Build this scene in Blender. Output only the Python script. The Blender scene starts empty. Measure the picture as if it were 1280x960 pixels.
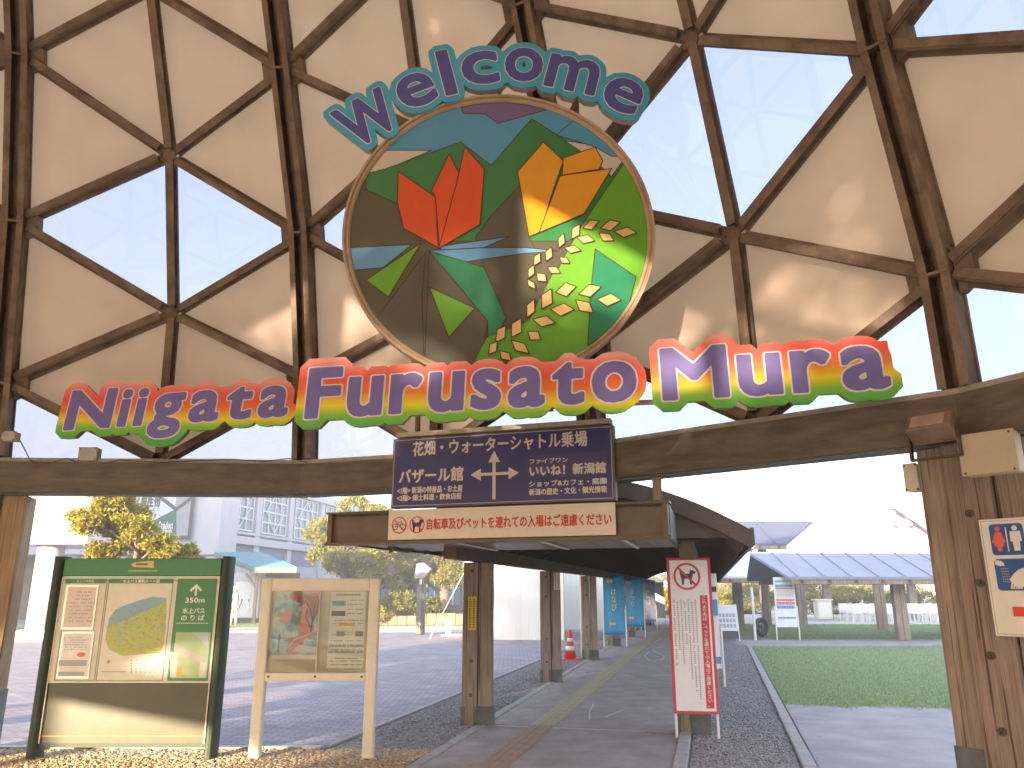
import bpy, math, random
import numpy as np
from mathutils import Vector, Matrix
random.seed(7); RNG = np.random.default_rng(7)
S = bpy.context.scene
COL = S.collection
R = math.radians

# ------------------------------------------------------------------ camera, sky, sun, exposure
FOC = 965.0; PITCH = R(15.0); EYE = 1.6; HAZE = .0042
cam_d = bpy.data.cameras.new('camera'); cam = bpy.data.objects.new('camera', cam_d); COL.objects.link(cam)
cam.location = (0, 0, EYE); cam.rotation_euler = (R(90) + PITCH, 0, 0)
cam_d.sensor_width = 36; cam_d.lens = FOC / 1280 * 36; cam_d.clip_start = .05; cam_d.clip_end = 3000
S.camera = cam
SUN_EL, SUN_AZ = R(8.8), R(180 + 30)         # sun stands behind the viewer on the left; azimuth clockwise from +Y
SUN_STRENGTH, SKY_STRENGTH, EXPOSURE = 2.5, 0.15, 3.5
w = bpy.data.worlds.new('World'); S.world = w; w.use_nodes = True
nt = w.node_tree; bg = nt.nodes['Background']; sk = nt.nodes.new('ShaderNodeTexSky')
sk.sky_type = 'NISHITA'; sk.sun_disc = False; sk.sun_elevation = SUN_EL; sk.sun_rotation = SUN_AZ
sk.air_density = 1.0; sk.dust_density = 1.5; sk.ozone_density = 1.5
tcw = nt.nodes.new('ShaderNodeTexCoord'); spw = nt.nodes.new('ShaderNodeSeparateXYZ'); nt.links.new(tcw.outputs['Generated'], spw.inputs[0])
rw = nt.nodes.new('ShaderNodeValToRGB'); nt.links.new(spw.outputs[2], rw.inputs[0])       # thin high haze, thicker towards the horizon all the way round
e_ = rw.color_ramp.elements; e_[0].position = 0.0; e_[0].color = (.92,) * 3 + (1,); e_[1].position = .9; e_[1].color = (.42,) * 3 + (1,); q_ = e_.new(.30); q_.color = (.66,) * 3 + (1,)
hz = nt.nodes.new('ShaderNodeRGB'); hz.outputs[0].default_value = (1.05, 1.06, 1.20, 1)
mw = nt.nodes.new('ShaderNodeMix'); mw.data_type = 'RGBA'; nt.links.new(rw.outputs[0], mw.inputs[0]); nt.links.new(sk.outputs[0], mw.inputs[6]); nt.links.new(hz.outputs[0], mw.inputs[7])
nt.links.new(mw.outputs[2], bg.inputs[0]); bg.inputs[1].default_value = SKY_STRENGTH
sl = bpy.data.lights.new('sun', 'SUN'); sl.energy = SUN_STRENGTH; sl.angle = R(.5); sl.color = (1, .80, .55)
so = bpy.data.objects.new('sun', sl); COL.objects.link(so)
sd = Vector((math.sin(SUN_AZ) * math.cos(SUN_EL), math.cos(SUN_AZ) * math.cos(SUN_EL), math.sin(SUN_EL)))
so.rotation_euler = sd.to_track_quat('Z', 'Y').to_euler()
S.view_settings.view_transform = 'Standard'; S.view_settings.look = 'None'
S.view_settings.exposure = EXPOSURE; S.view_settings.gamma = 1
S.cycles.max_bounces = 10; S.cycles.diffuse_bounces = 6; S.cycles.transparent_max_bounces = 16

# ------------------------------------------------------------------ survey helpers (measured points -> metres)
def ray(px, py):
    u = (px - 640) / FOC; v = (480 - py) / FOC
    return (u, math.cos(PITCH) - v * math.sin(PITCH), math.sin(PITCH) + v * math.cos(PITCH))
def PY(px, py, Y):
    d = ray(px, py); t = Y / d[1]; return Vector((d[0] * t, Y, EYE + d[2] * t))
def G(px, py, z=0.0):
    d = ray(px, py); t = (z - EYE) / d[2]; return Vector((d[0] * t, d[1] * t, z))
def PL(px, py, A, B):
    """vertical plane through A,B (xy): returns (distance along from A, z)"""
    d = ray(px, py); ax, ay = A; bx, by = B; L = math.hypot(bx - ax, by - ay); ex, ey = (bx - ax) / L, (by - ay) / L
    det = d[0] * (-ey) + d[1] * ex
    t = (ax * (-ey) + ay * ex) / det
    x, y = d[0] * t, d[1] * t
    return ((x - ax) * ex + (y - ay) * ey, EYE + d[2] * t)

# ------------------------------------------------------------------ materials
MATS = {}
def M(name, col=(.5, .5, .5), rough=.7, var=.12, scale=6.0, bump=.0, bscale=40.0, metal=0.0, stretch=(1, 1, 1), col2=None, spec=.5, dirt=0.0, trans=0.0):
    if name in MATS: return MATS[name]
    m = bpy.data.materials.new(name); m.use_nodes = True; t = m.node_tree; n = t.nodes; b = n['Principled BSDF']
    tc = n.new('ShaderNodeTexCoord'); mp = n.new('ShaderNodeMapping'); mp.inputs['Scale'].default_value = stretch
    t.links.new(tc.outputs['Object'], mp.inputs[0])
    no = n.new('ShaderNodeTexNoise'); no.inputs['Scale'].default_value = scale; no.inputs['Detail'].default_value = 6; no.inputs['Roughness'].default_value = .62
    t.links.new(mp.outputs[0], no.inputs['Vector'])
    rp = n.new('ShaderNodeValToRGB'); t.links.new(no.outputs[0], rp.inputs[0])
    c2 = col2 or tuple(min(1, c * (1 + var)) for c in col); c1 = tuple(c * (1 - var) for c in col)
    rp.color_ramp.elements[0].position = .3; rp.color_ramp.elements[1].position = .7
    rp.color_ramp.elements[0].color = (*c1, 1); rp.color_ramp.elements[1].color = (*c2, 1)
    out = rp.outputs[0]
    if dirt:
        n2 = n.new('ShaderNodeTexNoise'); n2.inputs['Scale'].default_value = 1.7; n2.inputs['Detail'].default_value = 8
        t.links.new(tc.outputs['Object'], n2.inputs['Vector'])
        r2 = n.new('ShaderNodeValToRGB'); r2.color_ramp.elements[0].position = .42; r2.color_ramp.elements[1].position = .75
        t.links.new(n2.outputs[0], r2.inputs[0])
        mx = n.new('ShaderNodeMix'); mx.data_type = 'RGBA'; mx.blend_type = 'MULTIPLY'
        d = n.new('ShaderNodeMath'); d.operation = 'MULTIPLY'; d.inputs[1].default_value = dirt; t.links.new(r2.outputs[0], d.inputs[0])
        t.links.new(d.outputs[0], mx.inputs[0]); t.links.new(out, mx.inputs[6]); mx.inputs[7].default_value = (.45, .38, .30, 1); out = mx.outputs[2]
    t.links.new(out, b.inputs['Base Color'])
    b.inputs['Roughness'].default_value = rough; b.inputs['Metallic'].default_value = metal; b.inputs['Specular IOR Level'].default_value = spec
    if bump:
        nb = n.new('ShaderNodeTexNoise'); nb.inputs['Scale'].default_value = bscale; nb.inputs['Detail'].default_value = 5
        t.links.new(mp.outputs[0], nb.inputs['Vector']); bu = n.new('ShaderNodeBump'); bu.inputs['Strength'].default_value = bump; bu.inputs['Distance'].default_value = .02
        t.links.new(nb.outputs[0], bu.inputs['Height']); t.links.new(bu.outputs[0], b.inputs['Normal'])
    if trans:
        tr = n.new('ShaderNodeBsdfTranslucent'); t.links.new(out, tr.inputs[0]); ms = n.new('ShaderNodeMixShader'); ms.inputs[0].default_value = trans
        t.links.new(b.outputs[0], ms.inputs[1]); t.links.new(tr.outputs[0], ms.inputs[2]); t.links.new(ms.outputs[0], n['Material Output'].inputs[0])
    MATS[name] = m; return m
def flat(name, col, rough=.6, var=.06): return M(name, col, rough, var, 9.0, dirt=.12)
def wood_mat(name, c1, c2, stretch=(14, 14, 1.1)):
    if name in MATS: return MATS[name]
    m = M(name, c1, .8, 0, 2.2, .5, 14, stretch=stretch, col2=c2, dirt=.35, spec=.25); t = m.node_tree; n = t.nodes; b = n['Principled BSDF']
    src = b.inputs['Base Color'].links[0].from_socket; tc = n.new('ShaderNodeTexCoord')
    def layer(src, sx, sz, scale, lo, hi, col, fac):                 # drying cracks and fine grain
        mp = n.new('ShaderNodeMapping'); mp.inputs['Scale'].default_value = (sx, sx, sz); t.links.new(tc.outputs['Object'], mp.inputs[0])
        no = n.new('ShaderNodeTexNoise'); no.inputs['Scale'].default_value = scale; no.inputs['Detail'].default_value = 3; no.inputs['Distortion'].default_value = .4; t.links.new(mp.outputs[0], no.inputs['Vector'])
        r = n.new('ShaderNodeValToRGB'); r.color_ramp.elements[0].position = lo; r.color_ramp.elements[1].position = hi; t.links.new(no.outputs[0], r.inputs[0])
        ml = n.new('ShaderNodeMath'); ml.operation = 'MULTIPLY'; ml.inputs[1].default_value = fac; t.links.new(r.outputs[0], ml.inputs[0])
        mx = n.new('ShaderNodeMix'); mx.data_type = 'RGBA'; mx.blend_type = 'MULTIPLY'; t.links.new(ml.outputs[0], mx.inputs[0]); t.links.new(src, mx.inputs[6]); mx.inputs[7].default_value = (*col, 1); return mx.outputs[2]
    o = layer(src, 60, .8, 1.0, .60, .64, (.25, .18, .13), .8); o = layer(o, 110, 2.0, 1.0, .45, .7, (.62, .55, .5), .7); t.links.new(o, b.inputs['Base Color']); return m
def glass_mat(name='clear_glass', tint=(.655, .645, .70), gloss=.10):
    m = bpy.data.materials.new(name); m.use_nodes = True; t = m.node_tree; n = t.nodes
    n.remove(n['Principled BSDF'])
    tr = n.new('ShaderNodeBsdfTransparent'); tr.inputs[0].default_value = (*tint, 1)
    gl = n.new('ShaderNodeBsdfGlossy'); gl.inputs['Roughness'].default_value = .02
    fr = n.new('ShaderNodeFresnel'); fr.inputs[0].default_value = 1.5
    mx = n.new('ShaderNodeMixShader'); t.links.new(fr.outputs[0], mx.inputs[0]); t.links.new(tr.outputs[0], mx.inputs[1]); t.links.new(gl.outputs[0], mx.inputs[2])
    t.links.new(mx.outputs[0], n['Material Output'].inputs[0]); MATS[name] = m; return m
GLASS = glass_mat()
STEEL = M('brown_weathered_steel', (.225, .16, .11), .62, .45, 5, .25, 60, dirt=.5, spec=.4)
RUST = M('rusty_steel', (.16, .07, .035), .8, .5, 14, .3, 70)
PANEL = M('beige_panel', (.77, .635, .49), .5, .035, 1.6, .06, 5, dirt=.14, trans=.6)
BEAMM = M('beam_paint', (.15, .12, .085), .6, .4, 3, .2, 30, dirt=.5, stretch=(1, 1, 5))
FLASH = M('pale_flashing', (.42, .37, .29), .6, .25, 8, .1)
WOOD = wood_mat('weathered_timber', (.27, .20, .16), (.38, .285, .235))
WOOD2 = wood_mat('grey_timber', (.29, .225, .175), (.44, .35, .28))
WOOD3 = wood_mat('gold_timber', (.34, .23, .13), (.50, .36, .22))
BOLT = M('bolt_steel', (.10, .08, .06), .5, .3, 30, metal=.5)
SHOE = M('grey_metal_shoe', (.11, .12, .115), .5, .3, 8, .1, 40, dirt=.3)
WHITE = flat('white_paint', (.78, .76, .72)); CREAM = flat('cream_board', (.72, .66, .54))
BLACK = flat('black_ink', (.03, .03, .03)); DARK = flat('dark_grey', (.07, .07, .07))
def grad_mat(name, stops, axis=2, lo=0.0, hi=1.0, rough=.5):
    m = bpy.data.materials.new(name); m.use_nodes = True; t = m.node_tree; n = t.nodes; b = n['Principled BSDF']
    tc = n.new('ShaderNodeTexCoord'); sp = n.new('ShaderNodeSeparateXYZ'); t.links.new(tc.outputs['Object'], sp.inputs[0])
    mr = n.new('ShaderNodeMapRange'); mr.inputs[1].default_value = lo; mr.inputs[2].default_value = hi; t.links.new(sp.outputs[axis], mr.inputs[0])
    rp = n.new('ShaderNodeValToRGB'); t.links.new(mr.outputs[0], rp.inputs[0])
    e = rp.color_ramp.elements
    while len(e) < len(stops): e.new(.5)
    for i, (p, c) in enumerate(stops): e[i].position = p; e[i].color = (*c, 1)
    t.links.new(rp.outputs[0], b.inputs['Base Color']); b.inputs['Roughness'].default_value = rough; MATS[name] = m; return m

# ------------------------------------------------------------------ mesh builder
class MB:
    def __init__(s): s.v = []; s.f = []
    def add(s, vs, fs):
        o = len(s.v); s.v += [tuple(v) for v in vs]; s.f += [tuple(i + o for i in f) for f in fs]; return s
    def box(s, x0, x1, y0, y1, z0, z1, mat=None):
        vs = [Vector((x, y, z)) for x in (x0, x1) for y in (y0, y1) for z in (z0, z1)]
        if mat is not None: vs = [mat @ v for v in vs]
        return s.add(vs, [(0, 1, 3, 2), (4, 6, 7, 5), (0, 4, 5, 1), (2, 3, 7, 6), (0, 2, 6, 4), (1, 5, 7, 3)])
    def bar(s, a, b, wd, dp, up=Vector((0, 0, 1)), off=0.0):
        """bar from a to b, width wd across, depth dp along 'up' (starting at off)"""
        a, b = Vector(a), Vector(b); t = (b - a).normalized(); sd = t.cross(up).normalized(); u = sd.cross(t).normalized()
        vs = [p + sd * (sx * wd / 2) + u * (off + uu * dp) for p in (a, b) for sx in (-1, 1) for uu in (0, 1)]
        return s.add(vs, [(0, 1, 3, 2), (4, 6, 7, 5), (0, 4, 5, 1), (2, 3, 7, 6), (0, 2, 6, 4), (1, 5, 7, 3)])
    def tube(s, pts, rs, n=8, caps=True):
        pts = [Vector(p) for p in pts]
        if not hasattr(rs, '__len__'): rs = [rs] * len(pts)
        o = len(s.v); prev = None
        for i, p in enumerate(pts):
            t = (pts[min(i + 1, len(pts) - 1)] - pts[max(i - 1, 0)]).normalized()
            ref = prev if prev is not None else (Vector((1, 0, 0)) if abs(t.x) < .9 else Vector((0, 1, 0)))
            a = (ref - t * ref.dot(t)).normalized(); b = t.cross(a); prev = a
            for k in range(n):
                an = 2 * math.pi * k / n; s.v.append(tuple(p + (a * math.cos(an) + b * math.sin(an)) * rs[i]))
        for i in range(len(pts) - 1):
            for k in range(n):
                k2 = (k + 1) % n; s.f.append((o + i * n + k, o + i * n + k2, o + (i + 1) * n + k2, o + (i + 1) * n + k))
        if caps: s.f.append(tuple(o + k for k in range(n))[::-1]); s.f.append(tuple(o + (len(pts) - 1) * n + k for k in range(n)))
        return s
    def prism(s, poly, ext):
        """poly: list of 3D points (planar), ext: extrusion vector"""
        n = len(poly); ext = Vector(ext); vs = [Vector(p) for p in poly] + [Vector(p) + ext for p in poly]
        return s.add(vs, [tuple(range(n)), tuple(range(2 * n - 1, n - 1, -1))] + [(i, i + n, (i + 1) % n + n, (i + 1) % n) for i in range(n)])
    def build(s, name, mat, parent=None, smooth=False):
        me = bpy.data.meshes.new(name); me.from_pydata(s.v, [], s.f); me.update()
        if mat: me.materials.append(mat)
        if smooth: me.polygons.foreach_set('use_smooth', [True] * len(me.polygons))
        return link(name, me, parent)
def link(name, me, parent=None):
    o = bpy.data.objects.new(name, me); COL.objects.link(o)
    if parent is not None: o.parent = parent
    return o
def thing(name, label, cat, loc=(0, 0, 0), rz=0.0, group=None):
    o = bpy.data.objects.new(name, None); COL.objects.link(o); o.location = loc; o.rotation_euler = (0, 0, rz)
    o.empty_display_size = .2; o['label'] = label; o['category'] = cat
    if group: o['group'] = group
    return o
def tag(o, label, cat, group=None):
    o['label'] = label; o['category'] = cat
    if group: o['group'] = group
    return o
def struct(o): o['kind'] = 'structure'; return o
def stuff(o): o['kind'] = 'stuff'; return o
def recalc(o):
    import bmesh
    b = bmesh.new(); b.from_mesh(o.data); bmesh.ops.recalc_face_normals(b, faces=b.faces); b.to_mesh(o.data); b.free(); return o
def bevel(o, w=.006, seg=1):
    m = o.modifiers.new('bevel', 'BEVEL'); m.width = w; m.segments = seg; m.limit_method = 'ANGLE'; return o
def copy_tree(o, parent=None):
    c = o.copy(); COL.objects.link(c); c.parent = parent
    for ch in list(o.children): copy_tree(ch, c)
    return c

# ------------------------------------------------------------------ lettering
def text_geo(txt, size=1.0, xs=1.0, align='LEFT', bold=0.0, shear=0.0, space=1.0, line=1.0, res=3):
    c = bpy.data.curves.new('t', 'FONT'); c.body = txt; c.size = size; c.align_x = align; c.offset = bold; c.shear = shear
    c.space_character = space; c.space_line = line; c.resolution_u = res; c.fill_mode = 'FRONT'
    o = bpy.data.objects.new('t', c); COL.objects.link(o)
    bpy.context.view_layer.update(); dg = bpy.context.evaluated_depsgraph_get(); me = o.evaluated_get(dg).to_mesh()
    v = [(p.co.x * xs, p.co.y) for p in me.vertices]; f = [tuple(p.vertices) for p in me.polygons]
    o.evaluated_get(dg).to_mesh_clear(); bpy.data.objects.remove(o); bpy.data.curves.remove(c)
    return v, f
def text(parent, txt, x, z, size, mat, y=-.002, width=None, height=None, align='LEFT', bold=0.0, name='lettering', line=1.0, rot=0.0, **k):
    v, f = text_geo(txt, size, align='LEFT', bold=0, line=line, **k)
    if not v: return None
    a = np.array(v); mn, mx = a.min(0), a.max(0); a -= mn
    d = mx - mn
    if width: a[:, 0] *= width / max(d[0], 1e-6)
    if height: a[:, 1] *= height / max(d[1], 1e-6)
    W = a[:, 0].max()
    if align == 'CENTER': a[:, 0] -= W / 2
    if rot: c, s_ = math.cos(rot), math.sin(rot); a = np.stack([a[:, 0] * c - a[:, 1] * s_, a[:, 0] * s_ + a[:, 1] * c], 1)
    b = MB()
    for i, (ox, oz) in enumerate(((0, 0),) if not bold else ((0, 0), (bold, 0), (-bold, 0), (0, bold), (0, -bold))):
        b.add([(x + p[0] + ox, y - i * .00012, z + p[1] + oz) for p in a], f)
    return stuff(b.build(name, mat, parent)) if len(txt) > 12 else b.build(name, mat, parent)
def outline(v, f):
    cnt = {}
    for p in f:
        for i in range(len(p)):
            e = tuple(sorted((p[i], p[(i + 1) % len(p)]))); cnt[e] = cnt.get(e, 0) + 1
    a = np.array(v); e = np.array([k for k, c in cnt.items() if c == 1])
    return np.hstack([a[e[:, 0]], a[e[:, 1]]])
def sdf(segs, pad, cell, octo=True, k45=.7654):
    """signed distance grid of closed outlines (and thick strokes)"""
    pts = segs.reshape(-1, 2); x0, y0 = pts.min(0) - pad; x1, y1 = pts.max(0) + pad
    xs = np.arange(x0, x1 + cell, cell, dtype=np.float32); ys = np.arange(y0, y1 + cell, cell, dtype=np.float32)
    X, Y = np.meshgrid(xs, ys); ins = np.zeros(X.shape, bool); D = np.full(X.shape, 1e9, np.float32)
    for ax, ay, bx, by in segs:
        if ay != by:
            c = ((ay > Y) != (by > Y)) & (X < (bx - ax) * (Y - ay) / (by - ay) + ax); ins ^= c
        L = max(math.hypot(bx - ax, by - ay), 1e-9)
        if octo:
            for k in range(max(1, int(L / (cell * 1.6))) + 1):
                t = k / max(1, int(L / (cell * 1.6))); dx = np.abs(X - (ax + (bx - ax) * t)); dy = np.abs(Y - (ay + (by - ay) * t))
                D = np.minimum(D, np.maximum(np.maximum(dx, dy), (dx + dy) * k45))
        else:
            t = np.clip(((X - ax) * (bx - ax) + (Y - ay) * (by - ay)) / (L * L), 0, 1)
            D = np.minimum(D, np.hypot(X - ax - t * (bx - ax), Y - ay - t * (by - ay)))
    D = np.where(ins, -D, D)
    return xs, ys, D
def region(xs, ys, D, level, y, depth):
    """mesh of the area D<level as a plate: front at y, back at y+depth"""
    b = MB(); V = D - level; ny, nx = V.shape; I = V < 0; full = I[:-1, :-1] & I[1:, :-1] & I[:-1, 1:] & I[1:, 1:]
    anyc = I[:-1, :-1] | I[1:, :-1] | I[:-1, 1:] | I[1:, 1:]
    for j in range(ny - 1):
        i = 0
        while i < nx - 1:
            if full[j, i]:
                k = i
                while k < nx - 1 and full[j, k]: k += 1
                x0, x1, z0, z1 = xs[i], xs[k], ys[j], ys[j + 1]
                b.add([(x0, y, z0), (x1, y, z0), (x1, y, z1), (x0, y, z1)], [(0, 1, 2, 3)])
                if depth: b.add([(x0, y + depth, z0), (x1, y + depth, z0), (x1, y + depth, z1), (x0, y + depth, z1)], [(3, 2, 1, 0)])
                i = k
            elif anyc[j, i]:
                c = [(xs[i], ys[j], V[j, i]), (xs[i + 1], ys[j], V[j, i + 1]), (xs[i + 1], ys[j + 1], V[j + 1, i + 1]), (xs[i], ys[j + 1], V[j + 1, i])]
                P = []; cut = []
                for q in range(4):
                    A, B_ = c[q], c[(q + 1) % 4]
                    if A[2] < 0: P.append((A[0], A[1]))
                    if (A[2] < 0) != (B_[2] < 0):
                        t = A[2] / (A[2] - B_[2]); p = (A[0] + (B_[0] - A[0]) * t, A[1] + (B_[1] - A[1]) * t); P.append(p); cut.append(p)
                if len(P) >= 3:
                    b.add([(p[0], y, p[1]) for p in P], [tuple(range(len(P)))])
                    if depth: b.add([(p[0], y + depth, p[1]) for p in P], [tuple(range(len(P)))[::-1]])
                if depth and len(cut) == 2:
                    p, q = cut; b.add([(p[0], y, p[1]), (q[0], y, q[1]), (q[0], y + depth, q[1]), (p[0], y + depth, p[1])], [(0, 1, 2, 3)])
                i += 1
            else: i += 1
    return b
def disc_poly(cx, cz, r, y, n=48, r2=None): return [(cx + r * math.cos(2 * math.pi * k / n), y, cz + (r2 or r) * math.sin(2 * math.pi * k / n)) for k in range(n)]
def plate(b, pts, y, t=.0015):
    """flat print: polygon in (x,z) given as thin prism whose front is at y"""
    return b.prism([(p[0], y, p[1]) for p in pts], (0, t, 0))
def stroke(b, pts, wd, y, closed=False):
    n = len(pts)
    for i in range(n if closed else n - 1):
        a = Vector(pts[i]); c = Vector(pts[(i + 1) % n]); d = c - a
        if d.length < 1e-5: continue
        nrm = Vector((-d.y, d.x)).normalized() * wd / 2; e = d.normalized() * wd / 2.4
        q = [a + nrm - e, a - nrm - e, c - nrm + e, c + nrm + e]; b.add([(p.x, y - (i % 6) * .00004, p.y) for p in q], [(0, 1, 2, 3)])
    return b
def ring(b, cx, cz, r, wd, y, n=28):
    for k in range(n):
        a0, a1 = 2 * math.pi * k / n, 2 * math.pi * (k + 1) / n
        b.add([(cx + q * math.cos(a), y, cz + q * math.sin(a)) for q, a in ((r, a0), (r, a1), (r - wd, a1), (r - wd, a0))], [(0, 1, 2, 3)])
    return b
def rect(b, x0, x1, z0, z1, y): return b.add([(x0, y, z0), (x1, y, z0), (x1, y, z1), (x0, y, z1)], [(0, 1, 2, 3)])
DOG = [(-.42, .22), (-.46, .42), (-.36, .30), (-.28, .16), (.12, .16), (.2, .26), (.2, .46), (.27, .36), (.36, .38), (.54, .28), (.54, .18), (.38, .14), (.34, 0), (.3, -.12), (.3, -.5), (.18, -.5), (.16, -.16), (-.16, -.14), (-.2, -.5), (-.32, -.5), (-.34, -.16), (-.4, .04)]

# ================================================================== THE SETTING
ASPH = M('asphalt', (.36, .31, .30), .85, .18, 3, .4, 220, dirt=.3)
def paver_mat():
    m = M('block_paving', (.30, .26, .285), .8, .2, 1.2, 0); t = m.node_tree; n = t.nodes
    br = n.new('ShaderNodeTexBrick'); br.inputs['Scale'].default_value = 1; br.inputs['Brick Width'].default_value = .2; br.inputs['Row Height'].default_value = .1
    br.inputs['Mortar Size'].default_value = .007; br.inputs['Color1'].default_value = (1, 1, 1, 1); br.inputs['Color2'].default_value = (.72, .72, .74, 1); br.inputs['Mortar'].default_value = (.4, .38, .36, 1)
    tc = n.new('ShaderNodeTexCoord'); t.links.new(tc.outputs['Object'], br.inputs[0])
    b = n['Principled BSDF']; src = b.inputs['Base Color'].links[0].from_socket
    mx = n.new('ShaderNodeMix'); mx.data_type = 'RGBA'; mx.blend_type = 'MULTIPLY'; mx.inputs[0].default_value = 1
    t.links.new(src, mx.inputs[6]); t.links.new(br.outputs[0], mx.inputs[7]); t.links.new(mx.outputs[2], b.inputs['Base Color'])
    bu = n.new('ShaderNodeBump'); bu.inputs['Strength'].default_value = .6; bu.inputs['Distance'].default_value = .01; bu.invert = True
    t.links.new(br.outputs['Fac'], bu.inputs['Height']); t.links.new(bu.outputs[0], b.inputs['Normal']); return m
PAVE = paver_mat(); CLEAR = None
GRAVEL = M('gravel_bed', (.25, .235, .24), .95, .35, 60, .8, 120)
CONC = M('concrete_slab', (.33, .295, .30), .85, .2, 1.5, .25, 90, dirt=.3)
KERB = M('concrete_kerb', (.34, .31, .29), .85, .2, 8, .3, 80, dirt=.2)
LAWN = M('lawn_soil', (.21, .25, .12), .95, .3, 9, .5, 90)
EARTH = M('open_ground', (.20, .18, .15), .95, .2, .6, .3, 30)
def sheet(name, poly, z, mat):
    b = MB(); b.add([(p[0], p[1], z) for p in poly], [tuple(range(len(poly)))]); return struct(b.build(name, mat))
sheet('ground', [(-900, -600), (900, -600), (900, 1800), (-900, 1800)], -.02, EARTH)
TL = .248                                               # the covered walkway runs away at this slope (x per y)
wl = lambda Y: -.88 + .235 * (Y - 7.9)                  # left edge of walkway
wr = lambda Y: 1.50 + .245 * (Y - 7.9)                  # right edge
gl = lambda Y: -1.95 + .245 * (Y - 8.75)                # kerb between block paving and gravel
lk = lambda Y: 2.78 + .262 * (Y - 7.9)                  # kerb between gravel and lawn
sheet('dome_floor', [(-14, -12), (9, -12), (9, 7.6), (-14, 7.6)], -.012, M('pale_floor', (.42, .38, .33), .8, .15, 1.5))
sheet('block_paving', [(-30, 8.86), (gl(8.86) - .06, 8.86), (gl(33) - .06, 33), (-30, 30)], -.006, PAVE)
sheet('far_path', [(-30, 30), (gl(33), 33), (12, 38), (12, 41.5), (-30, 33.5)], -.002, M('pale_paving', (.42, .39, .35), .85, .1, 2, .1, 60))
sheet('gravel_bed', [(-12, 7.6), (12, 7.6), (12, 8.8), (lk(8.8), 8.8), (lk(27), 27), (gl(27), 27), (gl(8.8), 8.8), (-12, 8.8)], -.009, GRAVEL)
wk = [(wl(6), 6), (wr(6), 6), (wr(48), 48), (wl(48), 48)]
sheet('walkway', wk, .0, ASPH)
JY = 10.25
b = MB(); b.box(wl(JY) + .02, wr(JY - .55), JY - .01, JY + .012, .0, .004)
b = MB(); b.prism([(wl(JY) + .02, JY, .0005), (wr(JY - .5), JY - .5, .0005), (wr(JY - .5), JY - .475, .0005), (wl(JY) + .02, JY + .025, .0005)], (0, 0, .004))
struct(b.build('joint_strip', M('bright_joint', (.5, .48, .45), .5, .1, 5, metal=.3)))
sheet('concrete_yard', [(lk(7.6) + .1, 7.6), (14, 7.6), (14, 11.6), (lk(12.1) + .1, 12.1)], -.005, CONC)
sheet('lawn_soil', [(lk(12.1) + .1, 12.1)] + [(lk(12.1) + .1 + .22 * k, 12.1 - .03 * k + random.uniform(-.09, .09)) for k in range(1, 60)] + [(26, 11.0), (26, 24.8), (lk(24.4) + .1, 24.4)], -.004, LAWN)
sheet('cross_path', [(lk(24.4), 24.2), (26, 24.8), (40, 24.8), (40, 27.6), (7.0, 27.6)], -.003, CONC)
sheet('lawn_soil_far', [(8.5, 27.6), (40, 27.6), (40, 40), (10, 40)], -.004, LAWN)
sheet('lawn_soil_left', [(-24, 33.2), (12, 41.3), (12, 60), (-24, 60)], -.004, LAWN)
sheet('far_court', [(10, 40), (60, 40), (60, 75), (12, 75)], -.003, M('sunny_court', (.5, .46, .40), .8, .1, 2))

def kerb_run(fx, y0, y1, wdt, hgt, L, label_name='kerb'):
    root = struct(MB().box(0, .001, 0, .001, -.03, -.029).build(label_name, KERB)); me = {}
    y = y0
    while y < y1:
        a = Vector((fx(y), y, 0)); c = Vector((fx(y + L), y + L, 0)); d = (c - a)
        b = MB(); sl_ = d.normalized(); 
        if 'm' not in me:
            b.box(-wdt / 2, wdt / 2, .004, d.length - .006, -.05, hgt); o = bevel(b.build('kerb_stone', KERB, root), .008); me['m'] = o.data
        else: o = bevel(link('kerb_stone', me['m'], root), .008)
        o.location = (a.x, a.y, random.uniform(-.004, .003)); o.rotation_euler = (0, 0, -math.atan2(d.x, d.y) + random.uniform(-.004, .004)); y += L
    return root
kerb_run(lambda y: wl(y) - .06, 7.2, 26, .12, .012, .6)
kerb_run(lambda y: wr(y) + .07, 6.6, 25, .13, .03, .6)
kerb_run(lk, 7.2, 24.3, .12, .035, .6)
kerb_run(lambda y: gl(y) - .03, 8.9, 26, .06, .02, .6)
# straight pale edging along the front of the block paving
root = struct(MB().box(0, .001, 0, .001, -.03, -.029).build('paving_edge', KERB)); 
for k in range(14): 
    b = MB(); b.box(0, .594, -.04, .04, -.05, .022); o = bevel(b.build('kerb_stone', FLASH, root), .005); o.location = (-10.4 + k * .6, 8.84, random.uniform(-.003, .003))

# tactile guiding strip: tiles with four raised bars
TA = math.atan(.248)
tile_y = M('tactile_cream', (.44, .37, .24), .7, .2, 6, .2, 90, dirt=.35); tile_r = M('tactile_red', (.36, .235, .17), .7, .2, 6, .2, 90, dirt=.35)
root = struct(MB().box(0, .001, 0, .001, -.03, -.029).build('tactile_paving', tile_y))
tm = {}
for k in range(-16, 95):
    s_ = k * .302; x = .37 + s_ * math.sin(TA); y = 10.22 + s_ * math.cos(TA); key = 'r' if k < 0 else 'y'
    if key not in tm:
        b = MB(); b.box(-.15, .15, 0, .298, .0005, .006)
        for q in range(4): b.box(-.125 + q * .075, -.10 + q * .075, .006, .292, .005, .011)
        tm[key] = b.build('tactile_tile', tile_r if key == 'r' else tile_y, root); o = tm[key]
    else: o = link('tactile_tile', tm[key].data, root)
    o.location = (x, y, 0); o.rotation_euler = (0, 0, -TA)

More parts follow.
